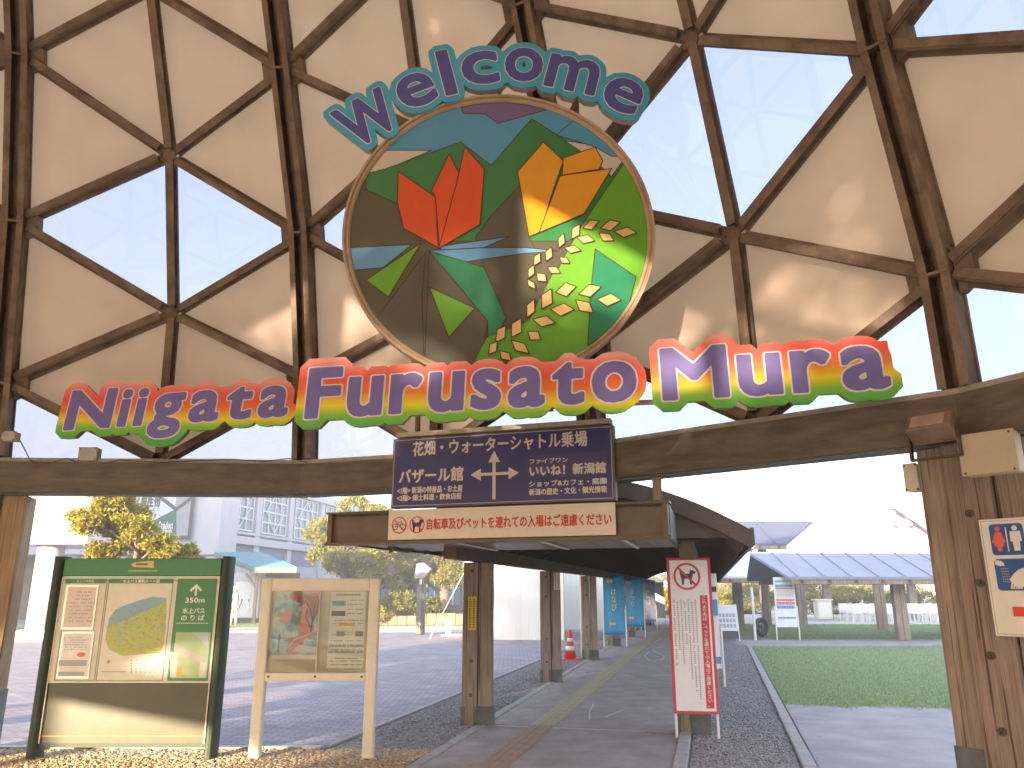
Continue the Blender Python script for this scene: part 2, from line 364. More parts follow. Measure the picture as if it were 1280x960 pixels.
# gravel stones, grass blades (uncountable)
def scatter_mesh(name, pts, sizes, tmpl_v, tmpl_f, mat, rot3=True, flatz=.6):
    n = len(pts); tv = np.array(tmpl_v, np.float32); tf = np.array(tmpl_f, np.int32); nv = len(tv)
    a = RNG.uniform(0, 2 * np.pi, n); c, s_ = np.cos(a), np.sin(a); st = RNG.uniform(.65, 1.35, (n, 3)) * sizes[:, None]; st[:, 2] *= flatz
    V = tv[None] * st[:, None] * (1 + (RNG.uniform(-.22, .22, (n, nv, 1)) if rot3 else 0))
    X = V[:, :, 0] * c[:, None] - V[:, :, 1] * s_[:, None]; Y = V[:, :, 0] * s_[:, None] + V[:, :, 1] * c[:, None]
    V = np.stack([X, Y, V[:, :, 2]], 2) + pts[:, None]
    F = (tf[None] + (np.arange(n) * nv)[:, None, None]).reshape(-1, tf.shape[1])
    me = bpy.data.meshes.new(name); me.vertices.add(n * nv); me.vertices.foreach_set('co', V.reshape(-1).astype(np.float32))
    k = tf.shape[1]; me.loops.add(F.size); me.loops.foreach_set('vertex_index', F.reshape(-1)); me.polygons.add(len(F))
    me.polygons.foreach_set('loop_start', np.arange(0, F.size, k)); me.polygons.foreach_set('loop_total', np.full(len(F), k))
    me.materials.append(mat); me.update(calc_edges=True); return stuff(link(name, me))
def island_mat(name, cols, rough=.85, trans=0.0):
    m = bpy.data.materials.new(name); m.use_nodes = True; t = m.node_tree; n = t.nodes; b = n['Principled BSDF']
    g = n.new('ShaderNodeNewGeometry'); rp = n.new('ShaderNodeValToRGB'); t.links.new(g.outputs['Random Per Island'], rp.inputs[0])
    e = rp.color_ramp.elements
    while len(e) < len(cols): e.new(.5)
    for i, c in enumerate(cols): e[i].position = i / max(1, len(cols) - 1); e[i].color = (*c, 1)
    t.links.new(rp.outputs[0], b.inputs['Base Color']); b.inputs['Roughness'].default_value = rough; b.inputs['Specular IOR Level'].default_value = .3
    if trans:
        tr = n.new('ShaderNodeBsdfTranslucent'); t.links.new(rp.outputs[0], tr.inputs[0]); ms = n.new('ShaderNodeMixShader'); ms.inputs[0].default_value = trans
        t.links.new(b.outputs[0], ms.inputs[1]); t.links.new(tr.outputs[0], ms.inputs[2]); t.links.new(ms.outputs[0], n['Material Output'].inputs[0])
    MATS[name] = m; return m
ico_v = [(0, 0, 1), (.9, 0, .3), (.28, .85, .35), (-.72, .53, .28), (-.72, -.53, .35), (.28, -.85, .3), (.5, .4, -.5), (-.5, .3, -.6), (0, -.6, -.5)]
ico_f = [(0, 1, 2), (0, 2, 3), (0, 3, 4), (0, 4, 5), (0, 5, 1), (1, 6, 2), (2, 6, 7), (2, 7, 3), (3, 7, 4), (4, 7, 8), (4, 8, 5), (5, 8, 1), (1, 8, 6)]
def stones(name, n, area, smin, smax, mat):
    P = []
    while len(P) < n:
        p = area(); 
        if p: P.append((*p, -.004))
    return scatter_mesh(name, np.array(P, np.float32), RNG.uniform(smin, smax, n).astype(np.float32), ico_v, ico_f, mat)
tan = island_mat('tan_pebbles', [(.36, .25, .15), (.52, .40, .27), (.28, .2, .13), (.62, .52, .38), (.42, .31, .2)])
grey = island_mat('grey_pebbles', [(.16, .15, .155), (.28, .26, .27), (.4, .38, .37), (.2, .18, .19), (.33, .29, .27)])
stones('pebbles', 14000, lambda: (lambda x, y: (x, y) if x < wl(y) - .14 else None)(random.uniform(-6.4, -.6), random.uniform(7.7, 8.78)), .012, .026, tan)
def ar():
    y = 8.8 + 17 * random.random() ** 1.7; return (random.uniform(gl(y) + .05, wl(y) - .13), y)
stones('grey_gravel', 22000, ar, .011, .022, grey)
def ar():
    y = 7.7 + 17 * random.random() ** 1.5; return (random.uniform(wr(y) + .16, lk(y) - .08), y)
stones('grey_gravel', 26000, ar, .011, .022, grey)
blade_v = [(-.12, 0, 0), (.12, 0, 0), (.0, .25, 1)]; blade_f = [(0, 1, 2)]
gm = island_mat('grass_blades', [(.20, .27, .10), (.25, .32, .12), (.30, .35, .15), (.22, .28, .11)], .8, .45)
def grass(name, n, area, s0, s1):
    P = []
    while len(P) < n:
        p = area()
        if p: P.append((*p, -.004))
    o = scatter_mesh(name, np.array(P, np.float32), RNG.uniform(s0, s1, n).astype(np.float32), blade_v, blade_f, gm, rot3=False, flatz=1.0); return o
def ar():
    y = 10.8 + 13.7 * random.random() ** 1.3; x = lk(y) + .1 + random.random() * (2 + (y - 12) * .35 + 5); return (x, y) if x > lk(y) + .08 + .05 * math.sin(y * 7) and y > 12.0 - .13 * (x - 3.9) + .12 * math.sin(x * 5) + .1 * math.sin(x * 13) + random.uniform(-.15, .15) else None
grass('lawn_grass', 90000, ar, .02, .042)
def ar(): y = random.uniform(27.7, 39.8); return (random.uniform(9, 24), y)
grass('lawn_grass', 40000, ar, .04, .07)
def ar(): y = random.uniform(34, 52); x = random.uniform(-22, 2); return (x, y) if y > 33.5 + (x + 24) * .222 else None
grass('lawn_grass', 60000, ar, .05, .09)

# ================================================================== THE DOME
DC = Vector((-3.46, .09, 3.25)); DR = 8.5
rib_lat = [None, 4.3, 16.2, 28.7, 41.0, 53.0]; thin_lat = [None, 9.9, 22.4, 34.3, 46.5]
RIB_AZ0 = -14.8; AZS = 22.5
OV = {('r', 0, 3): (-5.40, 7.31, 7.31), ('r', 0, 2): (-5.58, 7.98, 5.62), ('r', 0, 1): (-5.62, 8.30, 3.81), ('r', 0, 0): (-5.57, 8.33, 2.98),
      ('t', 0, 3): (-3.98, 7.11, 8.03), ('t', 0, 2): (-3.94, 7.95, 6.46), ('t', 0, 1): (-3.93, 8.46, 4.71), ('t', 0, 0): (-3.90, 8.52, 2.98),
      ('r', 1, 3): (-2.55, 7.52, 7.29), ('r', 1, 2): (-2.40, 8.20, 5.58), ('r', 1, 1): (-2.30, 8.49, 3.92), ('r', 1, 0): (-2.26, 8.51, 2.98),
      ('t', 1, 2): (-.98, 7.54, 6.51), ('t', 1, 1): (-.78, 8.06, 4.60), ('t', 1, 0): (-.80, 8.02, 2.98),
      ('r', 2, 3): (.17, 6.60, 7.34), ('r', 2, 2): (.55, 7.24, 5.53), ('r', 2, 1): (.78, 7.43, 3.95), ('r', 2, 0): (.84, 7.45, 2.98),
      ('t', 2, 2): (1.68, 6.04, 6.50), ('t', 2, 1): (2.04, 6.41, 4.71), ('t', 2, 0): (2.10, 6.45, 2.98),
      ('r', 3, 2): (2.92, 5.16, 5.68), ('r', 3, 1): (3.22, 5.32, 3.85), ('r', 3, 0): (3.26, 5.36, 2.98)}
def node(kind, c, row):
    c %= 16
    if (kind, c, row) in OV: return Vector(OV[(kind, c, row)])
    az = R(RIB_AZ0 + AZS * (c + (.5 if kind == 't' else 0)))
    lat = (rib_lat if kind == 'r' else thin_lat)[row]
    if lat is None: r = math.sqrt(DR ** 2 - .27 ** 2) * (.985 if kind == 't' else 1); z = 2.98
    else: r = DR * math.cos(R(lat)); z = DC.z + DR * math.sin(R(lat))
    return Vector((DC.x + r * math.sin(az), DC.y + r * math.cos(az), z))
dome = thing('geodesic_dome', 'great brown steel dome of beige and glass triangles overhead', 'dome', (DC.x, DC.y, 0))
DO = Vector((DC.x, DC.y, 0))
vis = lambda c: c % 16 in (15, 0, 1, 2, 3)
rest_panel, rest_glass, rest_strut = MB(), MB(), MB()
def tri(a, c, d, glass, visible):
    P = [a, c, d]; cen = (a + c + d) / 3; nrm = (c - a).cross(d - a).normalized()
    if nrm.dot(cen - DC) < 0: nrm = -nrm
    P = [p + (cen - p) * .012 + nrm * .02 for p in P]
    b = MB() if visible else (rest_glass if glass else rest_panel)
    b.prism([p - DO for p in P], nrm * (.012 if glass else .03))
    if visible: b.build('glass_pane' if glass else 'panel', GLASS if glass else PANEL, dome)
def inward(a, c): return (DC - (a + c) / 2).normalized()
def strut(a, c, visible, end_a=.0, end_c=.0, wid=.115):
    d = (c - a).normalized(); u = inward(a, c); a2 = a + d * end_a - DO; c2 = c - d * end_c - DO
    b = MB() if visible else rest_strut
    sd_ = d.cross(u).normalized()
    b.bar(a2, c2, wid, .05, u, -.02); b.bar(a2 + d * .04, c2 - d * .04, wid * .45, .10, u, .028)
    b.bar(a2 + d * .04 + sd_ * wid * .2, c2 - d * .04 + sd_ * wid * .2, wid * .62, .014, u, .127)
    if visible: b.build('strut', STEEL, dome)
def rib(a, c, visible):
    d = (c - a).normalized(); u = inward(a, c); b = MB() if visible else rest_strut; a2, c2 = a - DO, c - DO
    sd_ = d.cross(u).normalized(); a2 = a2 + d * .012; c2 = c2 - d * .012
    b.bar(a2, c2, .21, .03, u, -.02)
    for s_ in (-1, 1):
        b.bar(a2 + sd_ * s_ * .085, c2 + sd_ * s_ * .085, .016, .20, u, .009)
        b.bar(a2 + sd_ * s_ * .075, c2 + sd_ * s_ * .075, .062, .014, u, .208)
    b.bar(a2, c2, .05, .10, u, .009)
    if visible: b.build('rib', STEEL, dome)
hub_b = MB(); 
for c in range(16):
    for side in (0, 1):
        rc = c + side; tc_ = c; v = vis(c) or (vis(rc) and side == 1 and c in (14,))
        v = c in (15, 0, 1, 2, 3)
        Rn = [node('r', rc, i) for i in range(6)]; Tn = [node('t', tc_, i) for i in range(5)]
        tri(Rn[0], Rn[1], Tn[0], True, v); tri(Tn[0], Rn[1], Tn[1], False, v); tri(Rn[1], Tn[1], Rn[2], False, v)
        tri(Tn[1], Rn[2], Tn[2], True, v); tri(Rn[2], Tn[2], Rn[3], c in (9, 10, 11), v); tri(Tn[2], Rn[3], Tn[3], False, v)  # extra unseen rear panes added so the sun reaches the emblem
        tri(Rn[3], Tn[3], Rn[4], False, v); tri(Tn[3], Rn[4], Tn[4], False, False); tri(Rn[4], Tn[4], Rn[5], False, False)
        tri(Tn[4], Rn[5], Vector((DC.x, DC.y, DC.z + DR)), False, False)
        for i in range(5):
            if i + 1 < 6: strut(Tn[i], Rn[i + 1], v and i < 4, .09 if i else .03, .10)
            if i > 0: strut(Tn[i], Rn[i], v and i < 4, .09, .10)
    v = c in (15, 0, 1, 2, 3)
    for i in range(4): strut(Tn[i], Tn[i + 1], v and i < 3, .05, .05, .125)
    v = c in (15, 0, 1, 2, 3, 4)
    Rn = [node('r', c, i) for i in range(6)]
    for i in range(5): rib(Rn[i], Rn[i + 1], v and i < 4)
    if v:
        for i in range(1, 4):                      # node plates where ribs and struts meet
            p = Rn[i]; u = (DC - p).normalized(); up = (Rn[i + 1] - Rn[i - 1]).normalized(); sdv = up.cross(u).normalized(); q = p - DO
            b = MB(); b.bar(q - up * .012, q + up * .012, .20, .235, u, .0)
            for s_ in (-1, 1):
                o_ = q + sdv * s_ * .105
                pts = [o_ + up * .17, o_ + up * .09 + sdv * s_ * .13, o_ - up * .09 + sdv * s_ * .13, o_ - up * .17]
                b.prism([x_ + u * -.015 for x_ in pts], u * .135)
            recalc(b.build('gusset', STEEL, dome))
    if c in (15, 0, 1, 2, 3):
        for i in range(1, 4):
            p = Tn2 = node('t', c, i); u = (DC - p).normalized(); q = p - DO; up = Vector((0, 0, 1)); sdv = up.cross(u).normalized(); up = u.cross(sdv)
            b = MB(); b.prism([q + (sdv * math.cos(k * math.pi / 3 + .52) + up * math.sin(k * math.pi / 3 + .52)) * .075 + u * .06 for k in range(6)], u * .02)
            for k in range(6):
                an = k * math.pi / 3 + .52; dv = sdv * math.cos(an) + up * math.sin(an)
                b.bar(q + dv * .02 + u * .03, q + dv * .12 + u * .03, .05, .04, u)
            recalc(b.build('hub', STEEL, dome))
for bb, nm, mt in ((rest_panel, 'panel', PANEL), (rest_glass, 'glass_pane', GLASS), (rest_strut, 'strut', STEEL)): stuff(bb.build(nm, mt, dome))
# ring beam, one length per bay, with a pale flashing on top
for c in range(16):
    a, d_ = node('r', c, 0), node('r', c + 1, 0); dr = (d_ - a).normalized(); u = (Vector((DC.x, DC.y, a.z)) - (a + d_) / 2).normalized()
    a2, d2 = a - DO, d_ - DO
    b = MB()
    for (w0, w1, z0, z1) in ((-.12, .20, 2.60, 2.93),):
        n_ = u; ext = (d_ - a).length
        P = [a2 + n_ * w1, a2 + n_ * w0, d2 + n_ * w0, d2 + n_ * w1]; b.prism([Vector((p.x, p.y, z0)) for p in P], (0, 0, z1 - z0))
    recalc(b.build('ring_beam', BEAMM, dome))
    b = MB(); P = [a2 + u * .17, a2 - u * .10, d2 - u * .10, d2 + u * .17]; b.prism([Vector((p.x, p.y, 2.932)) for p in P], (0, 0, .045)); recalc(b.build('flashing', FLASH, dome))
    b = MB(); b.bar(Vector((a2.x, a2.y, 2.59)) + u * .19, Vector((d2.x, d2.y, 2.59)) + u * .19, .05, .012, Vector((0, 0, 1)), -.012)
    b.build('drip_edge', SHOE, dome)
# timber posts under the ring: three planks bolted side by side, steel shoe
def ring_post(c, mats, wdt=.76):
    p = node('r', c, 0); u = Vector((DC.x - p.x, DC.y - p.y, 0)).normalized(); sdv = Vector((0, 0, 1)).cross(u).normalized()
    rootm = Matrix.Translation(p - DO + Vector((0, 0, -p.z))) @ Matrix(((sdv.x, u.x, 0, 0), (sdv.y, u.y, 0, 0), (0, 0, 1, 0), (0, 0, 0, 1)))
    h = 2.585
    core = MB(); core.box(-.14, .14, -.2, .12, 0, h); e = bevel(core.build('post', mats[2], dome), .01); e.matrix_basis = rootm
    for (x0, x1, y0, y1, mt) in ((-.33, -.145, -.16, .14, mats[0]), (-.14, .135, .122, .24, mats[1]), (.145, .37, -.16, .14, mats[0]), (-.33, -.145, .144, .185, mats[2]), (.145, .37, .144, .185, mats[2])):
        b = MB(); b.box(x0, x1, y0, y1, .0, h - .003); bevel(b.build('plank', mt, e), .008)
    b = MB(); b.box(-.34, .38, -.17, .17 + .02, 0, .62); b.build('shoe', SHOE, e)
    for z in (.75, 1.2, 1.65, 2.1):
        b = MB(); b.tube([(-.01, .238, z), (-.01, .252, z)], .026, 12); b.build('bolt', BOLT, e)
        b = MB(); b.tube([(-.01, .250, z), (-.01, .268, z)], .012, 6); b.build('bolt', BOLT, e)
    return e
for c in (0, 3, 5, 8, 10, 13): ring_post(c, (WOOD2 if c == 3 else WOOD3, WOOD if c == 3 else WOOD3, WOOD2 if c == 3 else WOOD3))

# junction boxes, floodlight and cables on the ring beam
def simple_box(name, label, cat, p0, sx, sy, sz, mat, rz=0, lid=True):
    t = thing(name, label, cat, p0, rz); b = MB(); b.box(-sx / 2, sx / 2, -sy / 2, sy / 2, 0, sz); bevel(b.build('case', mat, t), .008)
    if lid:
        b = MB(); b.box(-sx / 2 - .006, sx / 2 + .006, -sy / 2 - .014, -sy / 2 + .002, .0, sz + .004); bevel(b.build('lid', mat, t), .004)
        for ax in (-1, 1):
            for az in (.06, .94):
                q = MB(); q.tube([(ax * sx * .44, -sy / 2 - .018, sz * az), (ax * sx * .44, -sy / 2 - .01, sz * az)], .008, 6); q.build('screw', BOLT, t)
    return t
BOXM = flat('beige_enamel', (.50, .43, .30)); GREYM = flat('grey_plastic', (.45, .42, .37))
p3 = node('r', 3, 0); u3 = Vector((DC.x - p3.x, DC.y - p3.y, 0)).normalized(); s3 = Vector((-u3.y, u3.x, 0))  # s3 points left->right? see below
rz3 = math.atan2(-u3.x, u3.y) + math.pi            # local -Y faces the dome centre
def on3(a, d, z): return Vector((p3.x, p3.y, 0)) + Vector((math.cos(rz3), math.sin(rz3), 0)) * a + u3 * d + Vector((0, 0, z))
simple_box('junction_box', 'large square beige junction box on the right timber post', 'junction box', on3(.21, .32, 2.33), .33, .12, .27, BOXM, rz3)
simple_box('junction_box', 'small pale box on the left flank of the right timber post', 'junction box', on3(-.42, .05, 2.30), .09, .1, .2, CREAM, rz3)
t = thing('floodlight', 'weathered square floodlight tilted up at the top of the right post', 'floodlight', on3(-.10, .40, 2.60), rz3)
mrot = Matrix.Translation((0, 0, .05)) @ Matrix.Rotation(R(-35), 4, 'X')
b = MB(); b.box(-.15, .15, -.10, .07, -.05, .09, mrot); bevel(b.build('housing', STEEL, t), .01)
b = MB(); b.box(-.11, .11, -.104, -.098, -.03, .07, mrot); b.build('lens', M('dusty_glass', (.42, .30, .22), .3, .2, 9), t)
b = MB(); b.box(-.17, -.155, -.02, .02, -.12, .08); b.box(.155, .17, -.02, .02, -.12, .08); b.box(-.17, .17, -.02, .02, -.135, -.12); b.build('bracket', BOLT, t)
for k, (px, py, Y, s_, lab, m_) in enumerate(((14, 552, 8.0, .13, 'small pale sensor box at the foot of the left rib', GREYM), (112, 577, 8.25, .19, 'pale junction box sitting on the ring beam below the first word', GREYM))):
    q = PY(px, py, Y); simple_box('junction_box', lab, 'junction box', q, s_, .1, s_ * .75, m_)
for k, (pts, lab) in enumerate((([(22, 545), (30, 560), (38, 576), (60, 579), (84, 573), (100, 579)], 'thin dark cable drooping from the sensor box by the left rib'),
                                ([(125, 580), (150, 575), (200, 578), (290, 574), (330, 577), (360, 573), (384, 578)], 'thin dark cable lying on the beam right of the junction box'))):
    b = MB(); b.tube([PY(px, py, 8.12 if k else 8.05) for px, py in pts], .006, 6); tag(b.build('cable', DARK), lab, 'cable')

# chalk scribbles on the walkway, fallen leaves
CH = M('chalk', (.62, .60, .60), .9, .1, 20)
for pts, lab in (([(826, 798), (818, 803), (829, 808), (815, 812), (822, 816), (831, 820), (826, 826)], 'thin white chalk squiggle on the walkway near the guiding strip'), ([(742, 880), (737, 890), (737, 900)], 'short white chalk curve on the walkway'), ([(778, 888), (764, 893), (756, 897)], 'faint white chalk dash on the walkway'), ([(812, 814), (806, 820), (812, 826), (820, 827)], 'loop of chalk beside the squiggle on the walkway')):
    b = MB(); P = [G(*p) for p in pts]; wd = .02
    for i in range(len(P) - 1):
        d = (P[i + 1] - P[i]); nn = Vector((-d.y, d.x, 0)).normalized() * wd / 2; b.prism([P[i] + nn + Vector((0, 0, .003)), P[i] - nn + Vector((0, 0, .003)), P[i + 1] - nn + Vector((0, 0, .003)), P[i + 1] + nn + Vector((0, 0, .003))], (0, 0, .0008))
    tag(b.build('chalk_mark', CH), lab, 'chalk mark')
LP = []
for _ in range(420):
    y = random.uniform(7.9, 24); x = random.choice((random.uniform(gl(y) - 3, wl(y)), random.uniform(wl(y), wl(y) + .5), random.uniform(wr(y) - .4, lk(y) + .3), random.uniform(-9, 0))); LP.append((x, y, .014))
scatter_mesh('fallen_leaves', np.array(LP, np.float32), RNG.uniform(.02, .045, len(LP)).astype(np.float32), [(-1, 0, 0), (0, -.45, .15), (1, 0, .05), (0, .45, .1)], [(0, 1, 2, 3)], island_mat('dry_leaves', [(.30, .17, .06), (.42, .28, .10), (.22, .12, .05)]), rot3=False, flatz=1)

# ================================================================== WORD BOARDS
LET_P = flat('violet_lettering', (.185, .155, .43)); LET_W = flat('white_edging', (.80, .76, .72)); SIDE = flat('board_edge', (.25, .19, .14))
def word_board(name, label, txt, A, B, px0, px1, ybase0, ybase1, capz, backmat_stops, level_back=.112, shear=.0, gcut=True):
    """A,B: plan ends of the board's plane; px0..px1 extent of the letters, baseline heights from measured rows"""
    s0, z0 = PL(px0, ybase0, A, B); s1, z1 = PL(px1, ybase1, A, B)
    rz = math.atan2(B[1] - A[1], B[0] - A[0]); t = thing(name, label, 'sign', (A[0], A[1], 0), rz)
    segs = []; x = 0; glyph = []
    for ch in txt:
        v, f = text_geo(ch, 1.0, res=4, shear=0)
        glyph.append((ch, outline(v, f)))
    ref = [g for g in glyph if g[0] in 'NFMW']; ch0 = ref[0][1][:, [1, 3]].max() if ref else .72
    sc = capz / ch0
    xo = 0; allseg = []
    for ch, sg in glyph:
        sg = sg.copy() * sc
        if ch in 'garsou': sg[:, [1, 3]] *= 1.14
        mn = sg[:, [0, 2]].min(); wd = sg[:, [0, 2]].max() - mn
        k = 1.28 if ch != 'i' and ch != 'l' else 1.0
        sg[:, [0, 2]] = (sg[:, [0, 2]] - mn) * k + xo; xo += wd * k + .118 * capz / .4
        allseg.append(sg)
    W = xo - .118 * capz / .4; kx = (s1 - s0) / W; bold = .0205 * capz / .4
    for sg in allseg: sg[:, [0, 2]] *= kx
    if shear:
        for sg in allseg: sg[:, 0] += sg[:, 1] * shear; sg[:, 2] += sg[:, 3] * shear
    segs = np.vstack(allseg)
    slope = (z1 - z0) / (s1 - s0)
    xs, ys, D = sdf(segs, level_back + .03, .0085, octo=True)
    GX, GZ_ = np.meshgrid(xs, ys); zl, zh = .05, capz * .80 - .05; xl, xh = segs[:, [0, 2]].min() + .05, segs[:, [0, 2]].max() - .05
    D = np.minimum(D, np.maximum(np.maximum(xl - GX, GX - xh), np.maximum(zl - GZ_, GZ_ - zh)) + level_back - .085)   # the boards run together between the letters
    zmin, zmax = -.1 * capz / .4, capz * 1.22
    sq = segs.copy(); sq[:, [0, 2]] /= 1.15; xs2, ys2, D2 = sdf(sq, .07, .0055, octo=True, k45=.62); xs2 = xs2 * 1.15
    mt = grad_mat(name + '_rainbow_' + txt, backmat_stops, 2, z0 - level_back, z0 + capz + level_back)
    for (xx, yy, DD, lv, y, dep, nm, m_) in ((xs, ys, D, level_back, 0, .012, 'backing', mt), (xs, ys, D, level_back - .012, .0125, .085, 'side_box', SIDE),
                                           (xs2, ys2, D2, bold + .011, -.004, .003, 'edging', LET_W), (xs2, ys2, D2, bold, -.008, .003, 'lettering', LET_P)):
        b = region(xx, yy, DD, lv, y, dep); b.v = [(s0 + p[0], p[1], z0 + p[2] + slope * p[0]) for p in b.v]; b.build(nm, m_, t)
    # hanger bars behind
    b = MB()
    for q in (.25, .75): b.box(s0 + (s1 - s0) * q - .02, s0 + (s1 - s0) * q + .02, .10, .14, z0 + .05, z0 + capz - .03)
    b.box(s0 + .1, s1 - .1, .098, .12, z0 + .1, z0 + .14); b.build('hanger', STEEL, t)
    return t, (s0, z0, s1, z1)
RB = [(0.0, (.08, .42, .06)), (.20, (.22, .55, .04)), (.33, (.85, .72, .02)), (.50, (.85, .22, .03)), (.70, (.82, .09, .05)), (.86, (.85, .18, .14)), (1.0, (.9, .42, .34))]
WB = {}
WB['N'] = word_board('word_sign', 'rainbow edged board with the violet word Niigata, leftmost of three', 'Niigata', (-5.2, 8.05), (-1.9, 7.95), 82, 356, 536, 518, .395, RB, .108, .10)
WB['F'] = word_board('word_sign', 'rainbow edged board with the violet word Furusato, below the round emblem', 'Furusato', (-2.1, 6.00), (1.6, 5.80), 384, 792, 521, 498, .38, RB, .100, .04)
WB['M'] = word_board('word_sign', 'rainbow edged board with the violet word Mura, rightmost of three', 'Mura', (1.0, 5.72), (3.0, 5.22), 832, 1110, 498, 482, .375, RB, .098, -.02)
# long rail carrying the words
b = MB(); b.tube([PY(385, 520, 6.25), PY(812, 503, 6.0), PY(870, 500, 5.95)], .022, 6)
tag(b.build('sign_rail', FLASH), 'thin pale rail running behind the three rainbow words', 'rail')

# ================================================================== ROUND EMBLEM
EY = 6.10
EC = PY(623.5, 290, EY); ER = 194.5 / FOC * (EY / ray(623, 290)[1])
emb = thing('round_emblem', 'large round emblem with red and yellow tulips, mountains and rice ears', 'sign', (EC.x, EY, EC.z))
def E(px, py): q = PY(px, py, EY); return (q.x - EC.x, q.z - EC.z)
def c1(x, y): return E(400 + x / 2.909, 30 + y / 2.909)
def c2(x, y): return E(430 + x / 3.282, 280 + y / 3.282)
def fit_disc(): pass
RI = ER * .955
def clip(poly, r=RI, n=64):
    out = list(poly)
    for k in range(n):
        a = 2 * math.pi * k / n; nx, nz = math.cos(a), math.sin(a); res = []; d = r * math.cos(math.pi / n)
        for i in range(len(out)):
            p, q = out[i], out[(i + 1) % len(out)]; dp = p[0] * nx + p[1] * nz - d; dq = q[0] * nx + q[1] * nz - d
            if dp <= 0: res.append(p)
            if (dp < 0 < dq) or (dq < 0 < dp): t = dp / (dp - dq); res.append((p[0] + (q[0] - p[0]) * t, p[1] + (q[1] - p[1]) * t))
        out = res
        if not out: return []
    return out
b = MB(); b.prism(disc_poly(0, 0, RI + .02, 0, 64), (0, .07, 0)); b.build('base_board', flat('emblem_ground', (.10, .085, .055)), emb)
b = MB(); n = 96
prof = [(RI - .002, -.012), (RI + .012, -.03), (RI + .022, -.03), (RI + .028, -.018), (RI + .036, -.018), (RI + .042, -.04), (ER, -.04), (ER, .08), (RI - .002, .08)]
for k in range(n):
    a = 2 * math.pi * k / n; b.v += [(r_ * math.cos(a), y_, r_ * math.sin(a)) for r_, y_ in prof]
for k in range(n):
    for j in range(len(prof)):
        b.f.append((k * len(prof) + j, ((k + 1) % n) * len(prof) + j, ((k + 1) % n) * len(prof) + (j + 1) % len(prof), k * len(prof) + (j + 1) % len(prof)))
recalc(b.build('rim', M('tan_metal_rim', (.52, .38, .25), .5, .15, 5, dirt=.4), emb))
inkb = MB()
EM = {'blue': (.07, .34, .58), 'violet': (.16, .13, .30), 'green': (.03, .22, .065), 'snow': (.62, .58, .5), 'olive': (.095, .095, .06), 'red': (.72, .085, .015), 'yellow': (.80, .37, .012),
      'lime': (.14, .42, .03), 'water': (.12, .35, .60), 'teal': (.02, .24, .11), 'grain': (.80, .56, .22), 'slate': (.10, .10, .075)}
EMM = {k: M('emblem_' + k, v, .38, .05, 5, dirt=.1) for k, v in EM.items()}
lay = [0]
def art(col, pts, nm='painted_piece', line=True):
    lay[0] += 1; y = -.002 - lay[0] * .00022; p = clip(pts)
    if len(p) < 3: return
    b = MB(); b.add([(q[0], y, q[1]) for q in p], [tuple(range(len(p)))]); b.build(nm, EMM[col], emb)
    if line: lay[0] += 1; stroke(inkb, p, .009, -.002 - lay[0] * .00022, True)
art('blue', [c1(60, 470), c1(200, 350), c1(400, 290), c1(900, 250), c1(1300, 470), c1(1250, 620), c1(100, 620)], 'sky_piece', False)
art('violet', [c1(520, 325), c1(600, 328), c1(648, 362), c1(850, 305), c1(820, 240), c1(500, 250)], 'sky_piece')
art('snow', [c1(180, 460), c1(405, 460), c1(240, 530), c1(180, 560)], 'snow_piece')
art('olive', [c1(60, 620), c1(240, 525), c1(300, 700), c1(700, 780), c1(1300, 700), c1(1300, 1500), c1(60, 1500)], 'field_piece', False)
art('green', [c1(170, 545), c1(240, 527), c1(512, 430), c1(623, 515), c1(770, 345), c1(900, 428), c1(1105, 500), c1(1230, 620), c1(900, 790), c1(440, 790), c1(290, 660), c1(165, 600)], 'mountain_piece')
art('snow', [c1(890, 425), c1(990, 440), c1(1060, 480), c1(1110, 485), c1(1060, 555), c1(1000, 500)], 'snow_piece')
art('blue', [c1(860, 405), c1(1000, 448), c1(1060, 482), c1(1180, 480), c1(1150, 380), c1(980, 300)], 'sky_piece')
art('slate', [c1(565, 780), c1(620, 700), c1(735, 580), c1(760, 775), c1(800, 860), c1(600, 860)], 'mountain_piece')
art('lime', [c1(1250, 500), c1(1110, 500), c1(960, 720), c1(880, 860), c1(820, 1000), c1(760, 1200), c1(1250, 1200)], 'field_piece')
art('olive', [c2(-20, 100), c2(330, 80), c2(750, 100), c2(870, 130), c2(840, 250), c2(760, 420), c2(700, 600), c2(0, 600), c2(0, 300)], 'field_piece', False)
art('water', [c2(0, 100), c2(280, 85), c2(160, 180), c2(0, 195)], 'water_piece')
art('water', [c2(350, 110), c2(560, 98), c2(750, 98), c2(880, 112), c2(740, 122), c2(500, 156), c2(345, 165)], 'water_piece')
art('water', [c2(400, 92), c2(680, 52), c2(575, 98), c2(395, 108)], 'water_piece')
art('lime', [c2(318, 78), c2(90, 232), c2(184, 302), c2(200, 270)], 'leaf_piece')
art('teal', [c2(345, 112), c2(500, 156), c2(575, 180), c2(665, 385), c2(625, 470), c2(590, 560), c2(590, 400), c2(450, 230)], 'leaf_piece')
art('slate', [c2(335, 120), c2(110, 420), c2(330, 600), c2(320, 300)], 'field_piece')
art('slate', [c2(350, 115), c2(590, 400), c2(560, 600), c2(330, 600)], 'field_piece')
art('lime', [c2(350, 260), c2(537, 347), c2(430, 467)], 'leaf_piece')
art('lime', [c2(540, 560), c2(585, 470), c2(760, 400), c2(870, 180), c2(1000, 250), c2(1010, 600)], 'field_piece', False)
art('teal', [c2(1030, 105), c2(1198, 218), c2(1150, 400), c2(1000, 500), c2(1010, 300)], 'leaf_piece')
art('red', [c1(285, 538), c1(420, 630), c1(430, 815), c1(305, 745), c1(282, 650)], 'petal')
